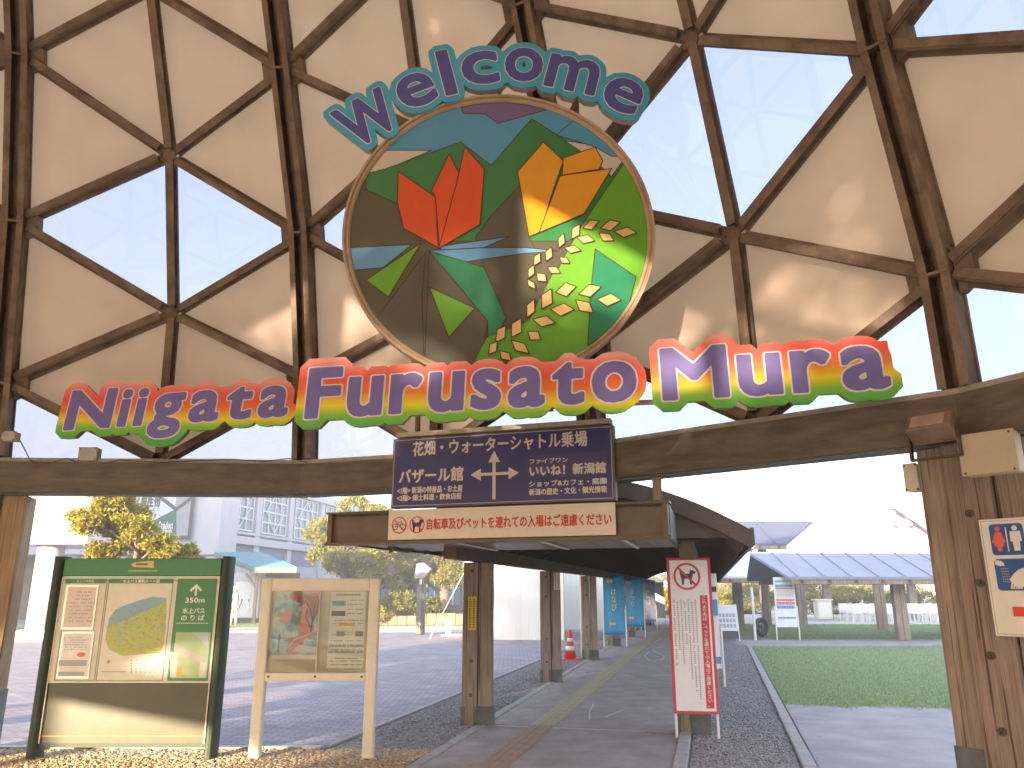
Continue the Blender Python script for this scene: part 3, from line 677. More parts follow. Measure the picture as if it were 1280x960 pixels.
art('red', [c1(470, 475), c1(505, 545), c1(470, 700), c1(435, 815), c1(420, 630), c1(405, 610)], 'petal')
art('red', [c1(527, 450), c1(598, 530), c1(582, 730), c1(432, 818), c1(500, 570)], 'petal')
art('yellow', [c1(812, 432), c1(885, 500), c1(850, 600), c1(800, 758), c1(760, 775), c1(718, 540)], 'petal')
art('yellow', [c1(885, 490), c1(1000, 450), c1(1027, 500), c1(1015, 530), c1(880, 552)], 'petal')
art('yellow', [c1(872, 555), c1(1060, 528), c1(960, 692), c1(797, 760)], 'petal')
for x, y, L, wdt, a in ((930, 757, 62, 34, 62), (878, 790, 56, 28, 72), (985, 733, 64, 34, 25), (1055, 735, 76, 38, 18), (1110, 760, 82, 38, -2), (965, 785, 66, 34, -10), (1040, 778, 62, 34, -25), (918, 822, 62, 30, -8), (832, 840, 54, 30, 70), (888, 862, 44, 26, -28), (790, 858, 52, 28, 66), (850, 898, 52, 28, -22), (768, 903, 52, 26, 68), (805, 925, 46, 36, -40)):
    ca, sa = math.cos(R(a)), math.sin(R(a)); art('grain', [c1(x + u_ * ca * L / 2 + v_ * sa * wdt / 2, y - u_ * sa * L / 2 + v_ * ca * wdt / 2) for u_, v_ in ((1, .0), (.15, -1), (-1, -.1), (-.15, 1))], 'grain_piece')
for x, y, L, wdt, a in ((910, 273, 86, 56, 18), (1008, 277, 98, 50, 20), (1086, 315, 100, 52, 0), (985, 342, 90, 50, -35), (895, 355, 98, 54, 0), (832, 312, 92, 54, 66), (766, 350, 82, 40, 70), (820, 403, 96, 48, -8), (708, 430, 88, 52, 64), (780, 462, 64, 46, -30), (644, 455, 82, 44, 60), (722, 508, 92, 46, -35), (612, 512, 66, 38, 58), (662, 545, 64, 40, -40), (768, 252, 52, 26, -50)):
    ca, sa = math.cos(R(a)), math.sin(R(a)); art('grain', [c2(x + u_ * ca * L / 2 + v_ * sa * wdt / 2, y - u_ * sa * L / 2 + v_ * ca * wdt / 2) for u_, v_ in ((1, .0), (.15, -1), (-1, -.1), (-.15, 1))], 'grain_piece')
inkb.build('dark_outline', flat('brown_ink', (.07, .035, .02)), emb)
b = MB()
for q in (-.7, .7): b.box(q - .03, q + .03, .082, .14, -1.3, 1.5)
b.box(-.9, .9, .142, .18, .7, .76); b.build('back_frame', STEEL, emb)

# ---- Welcome arc
wel = thing('welcome_sign', 'cyan edged arched board with the word Welcome above the emblem', 'sign', (EC.x, EY - .06, EC.z))
k_px = (EY / ray(640, 80)[1]) / FOC
allseg = []
for ch, px, py, ang, hp, wp_ in (('W', 459, 148, 33, 54, 66), ('e', 520, 113, 24, 41, 43), ('l', 558, 91, 14, 58, 11), ('c', 600, 85, 6, 41, 42), ('o', 655, 81, -2, 42, 43), ('m', 716, 93, -14, 42, 60), ('e', 779, 119, -27, 41, 43)):
    v, f = text_geo(ch, 1.0, res=4); sg = outline(v, f).astype(float)
    h = sg[:, [1, 3]].max() - sg[:, [1, 3]].min(); wd = sg[:, [0, 2]].max() - sg[:, [0, 2]].min()
    mx = (sg[:, [0, 2]].max() + sg[:, [0, 2]].min()) / 2; mz = (sg[:, [1, 3]].max() + sg[:, [1, 3]].min()) / 2
    x = (sg[:, [0, 2]] - mx) * wp_ * k_px / wd; z = (sg[:, [1, 3]] - mz) * hp * 1.05 * k_px / h; c_, s_ = math.cos(R(ang)), math.sin(R(ang))
    q = PY(px, py, EY - .06)
    X = x * c_ - z * s_ + q.x - EC.x; Z = x * s_ + z * c_ + q.z - EC.z
    allseg.append(np.stack([X[:, 0], Z[:, 0], X[:, 1], Z[:, 1]], 1))
segs = np.vstack(allseg)
xs, ys, D = sdf(segs, .14, .0085, octo=True); xs2, ys2, D2 = sdf(segs, .08, .0065, octo=False)
CY = flat('cyan_board', (.06, .42, .68))
region(xs, ys, D, .078, 0, .012).build('backing', CY, wel); region(xs, ys, D, .066, .0125, .08).build('side_box', flat('pale_board_edge', (.45, .40, .33)), wel)
region(xs2, ys2, D2, .024, -.004, .003).build('edging', LET_W, wel); region(xs2, ys2, D2, .016, -.008, .003).build('lettering', flat('indigo_lettering', (.085, .095, .38)), wel)
b = MB()
for a in (62, 90, 118):
    d = Vector((math.cos(R(a)), 0, math.sin(R(a)))); b.bar(d * (ER - .02) + Vector((0, .1, 0)), d * (ER + .30) + Vector((0, .1, 0)), .04, .03, Vector((0, 1, 0)))
b.build('hanger', STEEL, wel)

# ================================================================== DIRECTION SIGN, NOTICE SIGN, CANOPY FASCIA
FA, FB = (-1.88, 8.00), (1.38, 6.90); FRZ = math.atan2(FB[1] - FA[1], FB[0] - FA[0]); FL = math.hypot(FB[0] - FA[0], FB[1] - FA[1])
def sgn(px, py): return PL(px, py, FA, FB)
nav = thing('direction_sign', 'navy hanging direction sign with white Japanese text and three arrows', 'sign', (FA[0], FA[1], 0), FRZ)
(sx0, _), (sx1, _) = sgn(490, 590), sgn(768, 580); NZ0, NZ1 = 2.395, 3.10
b = MB(); b.box(sx0, sx1, .0, .10, NZ0, NZ1); bevel(b.build('case', flat('sign_case', (.20, .16, .14)), nav), .006)
NAVY = M('navy_face', (.055, .05, .17), .35, .06, 3, dirt=.12)
b = MB(); b.box(sx0 + .012, sx1 - .012, -.004, -.0005, NZ0 + .012, NZ1 - .012); b.build('face', NAVY, nav)
SW = flat('sign_white', (.72, .64, .56)); W_ = sx1 - sx0; H_ = NZ1 - NZ0
b = MB(); stroke(b, [(sx0 + .022, NZ0 + .022), (sx1 - .022, NZ0 + .022), (sx1 - .022, NZ1 - .022), (sx0 + .022, NZ1 - .022)], .005, -.006, True); b.build('border_line', SW, nav)
def nx(x): return sx0 + (x - 42) / (1230 - 42) * W_
def nz(y, x=640): # crop rows; the sign's edges slope in the crop
    top = 72 - (x - 50) / 1175 * 42; bot = 438 - (x - 42) / 1190 * 27
    return NZ1 - (y - top) / (bot - top) * H_
def ntext(txt, xa, xb, ya, yb, bold=.012, m_=SW, y=-.007):
    xm = (xa + xb) / 2; z0 = nz(yb, xm); z1 = nz(ya, xm)
    return text(nav, txt, nx(xa), z0, .2, m_, y, width=nx(xb) - nx(xa), height=z1 - z0, bold=bold * .13)
ntext('花畑・ウォーターシャトル乗場', 162, 1100, 75, 152, .03); ntext('バザール館', 88, 448, 232, 305, .035)
ntext('<1階> 新潟の特産品・お土産', 80, 446, 326, 360, .02); ntext('<2階> 郷土料理・飲食店街', 80, 442, 366, 398, .02)
b = MB(); rect(b, nx(795), nx(1195), nz(290, 1000), nz(172, 1000), -.0048); b.build('patch', flat('patch_violet', (.085, .07, .19)), nav)
ntext('ファイブワン', 806, 1000, 194, 220, .015, y=-.008); ntext('いいね！新潟館', 806, 1188, 226, 280, .035, y=-.008)
ntext('ショップ&カフェ・庭園', 802, 1190, 304, 334, .02); ntext('新潟の歴史・文化・観光情報', 802, 1190, 344, 376, .02)
b = MB(); cx = nx(617)
rect(b, cx - .016, cx + .016, nz(398), nz(195), -.0075)
b.add([(cx - .06, -.0075, nz(208)), (cx + .06, -.0075, nz(208)), (cx, -.0075, nz(148))], [(0, 1, 2)])
zc = nz(268)
rect(b, nx(535), cx - .017, zc - .014, zc + .014, -.0075); rect(b, cx + .017, nx(705), zc - .014, zc + .014, -.0075)
b.add([(nx(546), -.0075, zc - .06), (nx(546), -.0075, zc + .06), (nx(490), -.0075, zc)], [(2, 0, 1)]); b.add([(nx(694), -.0075, zc - .06), (nx(694), -.0075, zc + .06), (nx(748), -.0075, zc)], [(0, 2, 1)])
b.build('arrows', SW, nav)
b = MB(); b.box(sx0 + .05, sx1 - .02, -.03, .08, NZ1 + .01, NZ1 + .055); b.build('top_rail', FLASH, nav)
for q in (sx0 + .25, sx1 - .25):
    b = MB(); b.box(q - .02, q + .02, .02, .06, NZ1 + .056, NZ1 + .25); b.build('hanger', STEEL, nav)

FASC = M('brown_fascia', (.155, .115, .072), .5, .2, 4, .1, 30, dirt=.3)
can = thing('walkway_canopy', 'long low covered walkway with curved roof on bolted timber posts', 'canopy', (0, 0, 0))
def fl(s_, d, z):
    c_, n_ = math.cos(FRZ), math.sin(FRZ); return Vector((FA[0] + s_ * c_ - d * n_, FA[1] + s_ * n_ + d * c_, z))
FM = Matrix.Translation((FA[0], FA[1], 0)) @ Matrix.Rotation(FRZ, 4, 'Z')
b = MB(); b.box(.0, FL, .03, .07, 2.07, 2.355, FM); b.build('fascia', FASC, can)
b = MB(); b.box(-.02, FL + .02, -.02, .1, 2.045, 2.072, FM); b.build('fascia_trim', FLASH, can).data.materials[0] = FASC
b = MB(); b.box(-.02, FL + .02, -.02, .1, 2.356, 2.375, FM); b.build('fascia_trim', FASC, can)
for x in (-.0, FL - .05): b = MB(); b.box(x, x + .05, -.012, .029, 2.073, 2.354, FM); b.build('fascia_trim', FASC, can)
b = MB(); b.box(FL - .12, FL - .04, -.035, -.015, 2.38, 2.90, FM); b.build('hanger_strip', WOOD2, can)
# side fascias and flat soffit back to the vault
wdir = Vector((math.sin(TA), math.cos(TA), 0)); wside = Vector((math.cos(TA), -math.sin(TA), 0)); P1 = Vector((-.42, 10.37, 0))
def wp(s_, a, z): return P1 + wside * a + wdir * s_ + Vector((0, 0, z))        # a: across from left post line, s: along
AC = 1.36                                                                    # centre line offset from the left posts
VS = -1.55                                                                   # the vault starts here
for a_, x in ((FL - .02, 1), (.02, -1)):
    p = fl(a_, .1, 2.07); q = p + wdir * 2.1
    b = MB(); b.bar(p, q, .05, .285, Vector((0, 0, 1))); b.build('side_fascia', SHOE if x > 0 else FASC, can)
SOFF = M('brown_soffit_board', (.20, .12, .07), .35, .25, 3, .1, 30, spec=.6)
for k in range(12):                                                          # soffit boards of the flat part
    s0, s1 = FL * k / 12 + .004, FL * (k + 1) / 12 - .004
    P = [fl(s0, .1, 2.085), fl(s1, .1, 2.085), fl(s1, .1, 2.085) + wdir * 2.1, fl(s0, .1, 2.085) + wdir * 2.1]
    b = MB(); b.prism(P, (0, 0, .02)); recalc(b.build('soffit_board', SOFF, can))
P = [fl(0, .03, 2.33), fl(FL, .03, 2.33), fl(FL, .03, 2.33) + wdir * 2.1, fl(0, .03, 2.33) + wdir * 2.1]
b = MB(); b.prism(P, (0, 0, .02)); recalc(b.build('flat_roof', SHOE, can))
for px in (.36, .62, .86):
    p = fl(FL * px, .35, 2.078); q = p + wdir * 1.7; b = MB(); b.bar(p, q, .035, .012, Vector((0, 0, 1)), -.012); b.build('pale_strip', WHITE, can)  # narrow white strips below the soffit boards
# vaulted roof
VR0, VH, HWD, LEN = 2.12, .62, 1.98, 36.0
def vz(a): return VR0 + VH * (1 - (a / HWD) ** 2) * (1.0)
ROOFM = M('blue_grey_roof', (.13, .15, .20), .5, .15, 3, .1, 20); 
NS = 24
for k in range(int(LEN / 3)):
    s0, s1 = VS + k * 3, VS + (k + 1) * 3 - .01; b = MB(); 
    for i in range(NS):
        a0, a1 = -HWD + 2 * HWD * i / NS, -HWD + 2 * HWD * (i + 1) / NS
        P = [wp(s0, AC + a0, vz(a0)), wp(s1, AC + a0, vz(a0)), wp(s1, AC + a1, vz(a1)), wp(s0, AC + a1, vz(a1))]
        b.prism(P, (0, 0, .07))
    recalc(b.build('roof_sheet', ROOFM, can))
CEIL = M('dark_brown_ceiling', (.12, .085, .06), .6, .2, 3, .2, 30)
for k in range(3):
    pass
for sgx in (-1, 1):
    b = MB(); b.bar(wp(VS, AC + sgx * (HWD + .02), VR0 - .06), wp(LEN - 2, AC + sgx * (HWD + .02), VR0 - .06), .04, .17, Vector((0, 0, 1))); b.build('eave_board', SHOE, can)
b = MB()
for i in range(NS):
    a0, a1 = -HWD + 2 * HWD * i / NS, -HWD + 2 * HWD * (i + 1) / NS
    P = [wp(VS - .03, AC + a0, vz(a0) - .10), wp(VS - .03, AC + a1, vz(a1) - .10), wp(VS - .03, AC + a1, vz(a1) + .09), wp(VS - .03, AC + a0, vz(a0) + .09)]; b.prism(P, wdir * .045)
recalc(b.build('gable_arch', CEIL, can))
b = MB(); P = [wp(VS + .02, AC + (-HWD + 2 * HWD * i / NS) * .98, vz((-HWD + 2 * HWD * i / NS) * .98) - .01) for i in range(NS + 1)]; b.prism(P, wdir * .03); recalc(b.build('gable_infill', CEIL, can))
raft_me = None; nr = 0
s_ = -1.2
while s_ < 33:
    P = [(-HWD * .97 + 2 * HWD * .97 * i / 12) for i in range(13)]
    if raft_me is None:
        b = MB()
        for i in range(12):
            q = [Vector((P[i], 0, vz(P[i]) - .12)), Vector((P[i + 1], 0, vz(P[i + 1]) - .12)), Vector((P[i + 1], 0, vz(P[i + 1]) - .005)), Vector((P[i], 0, vz(P[i]) - .005))]; b.prism(q, (0, .06, 0))
        o = recalc(b.build('rafter', CEIL, can)); raft_me = o.data
    else: o = link('rafter', raft_me, can)
    o.location = wp(s_, AC, 0); o.rotation_euler = (0, 0, -TA); s_ += .6
for a in (0, 2.66):
    b = MB(); b.bar(wp(-1.3, a + .02, 1.96), wp(33, a + .02, 1.96), .16, .17, Vector((0, 0, 1))); b.build('wall_plate', CEIL, can)
# posts
post_tree = None
POSTL = [0, 4.77, 9.7, 14.6, 19.45, 24.3, 29.2]
for i, s_ in enumerate(POSTL):
    for a, sa in ((0, 1), (2.62, -1)):
        if post_tree is None:
            h = 1.958; e = bevel(MB().box(-.195, -.005, -.12, .12, 0, h).build('post', WOOD2, can), .008)
            bevel(MB().box(.005, .175, -.095, .095, 0, h - .001).build('plank', WOOD2, e), .008)
            b = MB(); b.box(-.205, -.15, -.13, .13, 0, .22); b.box(.0, .19, -.105, .105, 0, .22); b.box(-.04, -.0005, -.128, .128, 0, .22); b.build('shoe', SHOE, e)
            for z in (.35, .75, 1.5, 1.85): b = MB(); b.tube([(-.08, -.135, z), (-.08, -.115, z)], .022, 10); b.build('bolt', BOLT, e)
            post_tree = e
        else: e = copy_tree(post_tree, can)
        e.location = wp(s_, a, 0); e.rotation_euler = (0, 0, -TA * .5)
# signs on posts
q = wp(0, -.08, 0)
YEL = flat('yellow_plate', (.75, .55, .05))
def post_plate(lab, loc, wdt, z0, z1, mat, inkmat, txt=None):
    t = thing('post_notice', lab, 'notice', loc, 0); b = MB(); b.box(-wdt / 2, wdt / 2, -.006, .0, z0, z1); b.build('plate', mat, t)
    b = MB()
    for c_ in (-.25, .2):
        z = z1 - .03
        while z > z0 + .03: rect(b, c_ * wdt - .012, c_ * wdt + .014, z - .018, z, -.0075); z -= .028
    b.build('print', inkmat, t); return t
post_plate('narrow yellow notice with dark print on the nearest walkway post', q + Vector((-.01, -.14, 0)), .105, 1.12, 1.53, YEL, flat('brown_print', (.25, .14, .03)))
q = wp(POSTL[1], .05, 0); post_plate('narrow cream notice high on the second walkway post', q + Vector((.06, -.15, 0)), .11, 1.62, 1.92, CREAM, flat('brown_print2', (.3, .2, .1)))

# white notice sign on the fascia
(nx0, _), (nx1, _) = sgn(487, 655), sgn(770, 648)
t = thing('notice_sign', 'white strip sign with red Japanese text on the walkway fascia', 'sign', (FA[0], FA[1], 0), FRZ)
CRM = flat('ivory_face', (.80, .70, .56)); REDI = flat('red_ink', (.62, .07, .035))
b = MB(); b.box(nx0, nx1, -.025, -.013, 2.085, 2.375); b.build('plate', CRM, t)
WW = nx1 - nx0
def mx(x): return nx0 + (x - 22) / (1236 - 22) * WW
text(t, '自転車及びペットを連れての入場はご遠慮ください', mx(246), 2.175, .15, REDI, -.0275, width=mx(1216) - mx(246), height=.105, bold=.003)
for cx, ico in ((86, 'bike'), (189, 'dog')):
    cx = mx(cx); cz = 2.225; b = MB()
    if ico == 'dog': plate(b, [(cx + p[0] * .13, cz + p[1] * .13) for p in DOG], -.0272)
    else:
        ring(b, cx - .042, cz - .015, .03, .006, -.0272); ring(b, cx + .042, cz - .015, .03, .006, -.0272)
        stroke(b, [(cx - .042, cz - .015), (cx - .015, cz + .03), (cx + .03, cz + .03), (cx, cz - .015), (cx - .042, cz - .015)], .005, -.0272); stroke(b, [(cx + .042, cz - .015), (cx + .025, cz + .045)], .005, -.0272)
    b.build(ico + '_symbol', BLACK, t)
    b = MB(); ring(b, cx, cz, .082, .011, -.0278); stroke(b, [(cx - .055, cz + .055), (cx + .055, cz - .055)], .010, -.0279); b.build('prohibition_ring', REDI, t)

# ================================================================== MAP BOARD
BY = 8.33
GRN = flat('dark_green_paint', (.035, .055, .028)); MG = flat('mid_green', (.085, .27, .115)); 
mb = thing('map_board', 'green framed water bus route map board standing on pebbles', 'sign', (0, BY, 0))
x0, x1 = G(40, 948).x, G(262, 948).x
def bz(py): return PY(600, py, BY).z
for x in (x0, x1):
    b = MB(); n = 10; P = []
    for k in range(20):
        a = 2 * math.pi * k / 20; P.append(Vector((x + .045 * math.copysign(abs(math.cos(a)) ** .6, math.cos(a)), .04 + .12 * math.copysign(abs(math.sin(a)) ** .8, math.sin(a)), 0)))
    b.prism(P, (0, 0, 1.95)); recalc(b.build('post', GRN, mb))
XA, XB = x0 + .055, x1 - .055
def part_box(parent, nm, x0_, x1_, y0, y1, z0, z1, mat, bv=0): 
    b = MB(); b.box(x0_, x1_, y0, y1, z0, z1); o = b.build(nm, mat, parent); 
    if bv: bevel(o, bv)
    return o
part_box(mb, 'backing', XA - .02, XB + .02, .0, .07, .10, 1.93, GRN)
part_box(mb, 'header', XA, XB, -.03, -.001, 1.755, 1.925, MG, .004)
part_box(mb, 'board', XA, XB, -.022, -.001, .70, 1.75, CREAM, .003)
part_box(mb, 'lower_panel', XA, XB, -.014, -.001, .14, .695, M('dark_olive_panel', (.06, .06, .032), .35, .15, 4, dirt=.3))
part_box(mb, 'stripe', XA, XB, -.017, -.0145, .20, .212, flat('orange_line', (.6, .22, .04)))
part_box(mb, 'stripe', XA + .01, XB - .01, -.0245, -.0225, 1.70, 1.708, flat('brown_line', (.40, .2, .12)))
for x in (XA, XB - .012): part_box(mb, 'side_trim', x, x + .012, -.032, -.0305, .14, 1.74, CREAM)
BW = XB - XA
def bx(x, y):   # crop 2 coordinates -> board coordinates (board edges lean in the crop)
    tl = 200 + (190 - 200) * 0 - (y - 80) * .140 - 0; tr = 1135 - (y - 80) * .090
    return XA + (x - tl) / (tr - tl) * BW
def bzc(y): return 1.925 - (y - 88) / (832 - 88) * (1.925 - .705)
def bp(nm, xa, xb, ya, yb, mat, y=-.024): b = MB(); b.box(bx(xa, (ya + yb) / 2), bx(xb, (ya + yb) / 2), y, y + .0015, bzc(yb), bzc(ya)); return b.build(nm, mat, mb)
LIN = flat('grey_green_line', (.30, .36, .26)); PAP = flat('paper', (.78, .72, .66)); PAP2 = flat('paper_pinkish', (.74, .62, .55))
bp('frame_line', 175, 415, 212, 822, LIN); bp('sheet', 182, 408, 240, 816, CREAM, -.0255); bp('title_bar', 200, 438, 212, 240, MG, -.0265)
bp('frame_line', 420, 815, 212, 822, LIN); bp('sheet', 426, 808, 240, 816, flat('map_paper', (.76, .71, .58)), -.0255); bp('title_bar', 460, 845, 212, 240, MG, -.0265)
bp('green_block', 840, 1080, 212, 822, MG, -.0255)
SILV = M('silver_frame', (.55, .53, .5), .3, .05, 5, metal=.6)
for (xa, xb, ya, yb, mt) in ((192, 385, 250, 520, PAP2), (168, 360, 532, 808, PAP)):
    b = MB(); b.box(bx(xa, (ya + yb) / 2), bx(xb, (ya + yb) / 2), -.036, -.027, bzc(yb), bzc(ya)); f_ = b.build('poster_frame', SILV, mb)
    b = MB(); b.box(bx(xa + 12, (ya + yb) / 2), bx(xb - 10, (ya + yb) / 2), -.038, -.0365, bzc(yb - 14), bzc(ya + 12)); b.build('paper', mt, f_)
b = MB()
for r_ in range(9): 
    yy = 290 + r_ * 22; xx = 270 - r_ * 3; w_ = 85 + 55 * (r_ > 2)
    for q in range(0, w_, 9):
        if random.random() < .8: rect(b, bx(xx - (w_ - 85) / 2 + q, yy), bx(xx - (w_ - 85) / 2 + q + 6, yy), bzc(yy + 7), bzc(yy), -.0385)
for r_ in range(6):
    yy = 565 + r_ * 14
    for q in range(0, 130, 7):
        if random.random() < .7: rect(b, bx(200 + q, yy), bx(204 + q, yy), bzc(yy + 6), bzc(yy), -.0385)
b.build('small_print', flat('grey_print', (.35, .3, .27)), mb)
b = MB(); plate(b, [(bx(300 + 26 * math.cos(a), 668), bzc(668 + 14 * math.sin(a))) for a in np.linspace(0, 6.1, 14)], -.0392); b.build('red_spot', flat('red_spot', (.65, .2, .14)), mb)
b = MB(); rect(b, bx(170, 700), bx(335, 700), bzc(735), bzc(700), -.0386); rect(b, bx(165, 780), bx(320, 780), bzc(792), bzc(768), -.0386); b.build('grey_photo', flat('grey_photo', (.42, .42, .44)), mb)
# the map itself: sea and land by noise, drawn on an organic outline
def map_mat():
    m = bpy.data.materials.new('route_map_print'); m.use_nodes = True; t = m.node_tree; n = t.nodes; b = n['Principled BSDF']; tc = n.new('ShaderNodeTexCoord')
    no = n.new('ShaderNodeTexNoise'); no.inputs['Scale'].default_value = 16; no.inputs['Detail'].default_value = 8; no.inputs['Distortion'].default_value = 1.5; t.links.new(tc.outputs['Object'], no.inputs['Vector'])
    rp = n.new('ShaderNodeValToRGB'); e = rp.color_ramp.elements; cols = [(.36, (.25, .40, .42)), (.43, (.42, .50, .12)), (.50, (.50, .52, .10)), (.58, (.36, .46, .16)), (.63, (.62, .50, .12)), (.70, (.30, .36, .30))]
    while len(e) < len(cols): e.new(.5)
    for i, (p, c) in enumerate(cols): e[i].position = p; e[i].color = (*c, 1)
    t.links.new(no.outputs[0], rp.inputs[0]); t.links.new(rp.outputs[0], b.inputs['Base Color']); b.inputs['Roughness'].default_value = .5; return m
MAPM = map_mat()
land = [(500, 470), (600, 440), (690, 395), (760, 370), (805, 340), (800, 480), (790, 600), (770, 660), (640, 668), (540, 675), (465, 640), (440, 580), (450, 500)]
sea = [(500, 400), (560, 372), (640, 345), (720, 322), (800, 330), (805, 345), (760, 375), (690, 400), (600, 445), (455, 505), (462, 450)]
b = MB(); plate(b, [(bx(*p), bzc(p[1])) for p in land], -.0275); b.build('map_land', MAPM, mb)
b = MB(); plate(b, [(bx(*p), bzc(p[1])) for p in sea], -.0278); b.build('map_sea', flat('map_sea_blue', (.28, .44, .50)), mb)
b = MB(); stroke(b, [(bx(*p), bzc(p[1])) for p in ((520, 670), (535, 600), (560, 560), (545, 520), (600, 470), (660, 440), (712, 380))], .006, -.0288); stroke(b, [(bx(*p), bzc(p[1])) for p in ((600, 560), (650, 550), (700, 570), (780, 540))], .004, -.0288); b.build('map_river', flat('map_river_blue', (.25, .42, .6)), mb)
b = MB()
for _ in range(120):
    x = random.uniform(470, 780); y = random.uniform(400, 650); w_ = random.uniform(4, 16); rect(b, bx(x, y), bx(x + w_, y), bzc(y + 3), bzc(y), -.0292)
b.build('map_print', flat('map_ink', (.22, .26, .24)), mb)
b = MB()
for _ in range(16): x = random.uniform(520, 780); y = random.uniform(430, 650); rect(b, bx(x, y), bx(x + 14, y), bzc(y + 7), bzc(y), -.0295)
b.build('map_mark', flat('map_orange', (.75, .42, .10)), mb)
b = MB(); rect(b, bx(420, 768), bx(565, 768), bzc(771), bzc(766), -.0275); rect(b, bx(452, 712), bx(468, 712), bzc(720), bzc(700), -.0275)
for r_ in range(5):
    for q in range(6): rect(b, bx(592 + q * 28, 700 + r_ * 17), bx(602 + q * 28, 700 + r_ * 17), bzc(706 + r_ * 17), bzc(698 + r_ * 17), -.0275)
b.build('legend_print', flat('legend_grey', (.38, .34, .28)), mb)
WT = flat('white_print', (.85, .84, .76))
def btext(txt, xa, xb, ya, yb, bold=.0, m_=WT): return text(mb, txt, bx(xa, (ya + yb) / 2), bzc(yb), .1, m_, -.0285, width=bx(xb, (ya + yb) / 2) - bx(xa, (ya + yb) / 2), height=bzc(ya) - bzc(yb), bold=bold)
btext('水上バス情報', 268, 372, 217, 234); btext('水上バス運航ルート図', 545, 762, 216, 236, .001)
btext('350m', 918, 1032, 328, 358, .0015); btext('水上バス', 900, 1032, 390, 424, .0015); btext('の り ば', 893, 1030, 432, 466, .0015)
b = MB(); cx = bx(980, 285); rect(b, cx - .010, cx + .010, bzc(316), bzc(262), -.0285); stroke(b, [(bx(952, 280), bzc(282)), (cx, bzc(252)), (bx(1008, 280), bzc(282))], .022, -.0286); b.build('arrow', WT, mb)
b = MB()
for q in range(30): rect(b, bx(865 + q * 6.3, 482), bx(869 + q * 6.3, 482), bzc(485), bzc(479), -.0285)
b.build('small_print', WT, mb)
bp('minimap', 848, 1056, 536, 806, flat('minimap_green', (.42, .55, .30)), -.0272)
b = MB(); plate(b, [(bx(*p), bzc(p[1])) for p in ((850, 600), (1050, 690), (1050, 730), (850, 650))], -.0282); b.build('minimap_road', flat('minimap_road', (.50, .50, .42)), mb)
b = MB(); plate(b, [(bx(*p), bzc(p[1])) for p in ((960, 540), (1055, 540), (1055, 640), (1010, 580))], -.0284); b.build('minimap_river', flat('minimap_river', (.50, .58, .60)), mb)
b = MB(); plate(b, [(bx(*p), bzc(p[1])) for p in ((830, 650), (872, 660), (866, 800), (828, 800))], -.0284); plate(b, [(bx(*p), bzc(p[1])) for p in ((1008, 710), (1044, 720), (1036, 800), (1000, 800))], -.0284); b.build('minimap_field', flat('minimap_pale', (.66, .62, .5)), mb)
b = MB(); rect(b, bx(868, 750), bx(900, 750), bzc(795), bzc(735), -.0286); b.build('minimap_mark', flat('map_orange', (.75, .42, .10)), mb)
# little boat emblem on the header
b = MB(); plate(b, [(bx(592, 128), 1.925 - .062), (bx(615, 115), 1.925 - .038), (bx(690, 110), 1.925 - .022), (bx(728, 105), 1.925 - .022), (bx(730, 140), 1.925 - .092), (bx(612, 138), 1.925 - .085)], -.0325); b.build('boat_symbol', flat('gold_print', (.72, .56, .26)), mb)
b = MB(); rect(b, bx(620, 150), bx(690, 150), 1.925 - .066, 1.925 - .046, -.033); b.build('boat_windows', flat('brown_print', (.25, .14, .03)), mb)
b = MB()
for q in range(22): rect(b, bx(578 + q * 7.8, 158), bx(583 + q * 7.8, 158), 1.925 - .13, 1.925 - .115, -.0325)
b.build('small_print', flat('gold_print', (.72, .56, .26)), mb)

# ================================================================== NOTICE BOARD
nb = thing('notice_board', 'white framed glazed notice board with a blossom poster and timetable', 'notice board', (0, BY, 0))
y0a, y1a = G(318, 948).x, G(458, 950).x
IV = flat('ivory_metal', (.74, .68, .56))
for x in (y0a, y1a): part_box(nb, 'post', x - .055, x + .055, -.05, .05, 0, 1.73, IV, .012)
part_box(nb, 'top_rail', y0a + .056, y1a - .056, -.045, .045, 1.60, 1.725, IV, .006); part_box(nb, 'bottom_rail', y0a + .056, y1a - .056, -.048, .045, .72, .80, IV, .006)
part_box(nb, 'back_panel', y0a + .056, y1a - .056, .0, .03, .80, 1.60, flat('beige_felt', (.52, .46, .32)))
part_box(nb, 'glass', y0a + .058, y1a - .058, -.036, -.032, .802, 1.598, glass_mat('case_glass', (.97, .98, .97)))
cxn = (y0a + y1a) / 2
part_box(nb, 'glass_bar', cxn - .006, cxn + .006, -.042, -.0365, .802, 1.598, flat('pale_bar', (.6, .55, .42)))
for x in (y0a + .09, cxn, y1a - .09):
    b = MB(); b.tube([(x, -.052, .765), (x, -.047, .765)], .012, 8); b.build('lock', BOLT, nb)
NW = y1a - y0a - .11; NX = y0a + .055
def n_(fx): return NX + fx * NW
def poster_mat():
    m = bpy.data.materials.new('blossom_poster_print'); m.use_nodes = True; t = m.node_tree; n = t.nodes; b = n['Principled BSDF']; tc = n.new('ShaderNodeTexCoord')
    no = n.new('ShaderNodeTexNoise'); no.inputs['Scale'].default_value = 9; no.inputs['Detail'].default_value = 7; no.inputs['Distortion'].default_value = .8; t.links.new(tc.outputs['Object'], no.inputs['Vector'])
    rp = n.new('ShaderNodeValToRGB'); e = rp.color_ramp.elements; cols = [(.3, (.10, .26, .34)), (.45, (.20, .42, .52)), (.55, (.42, .58, .62)), (.7, (.60, .62, .58))]
    while len(e) < len(cols): e.new(.5)
    for i, (p, c) in enumerate(cols): e[i].position = p; e[i].color = (*c, 1)
    t.links.new(no.outputs[0], rp.inputs[0]); t.links.new(rp.outputs[0], b.inputs['Base Color']); b.inputs['Roughness'].default_value = .4; return m
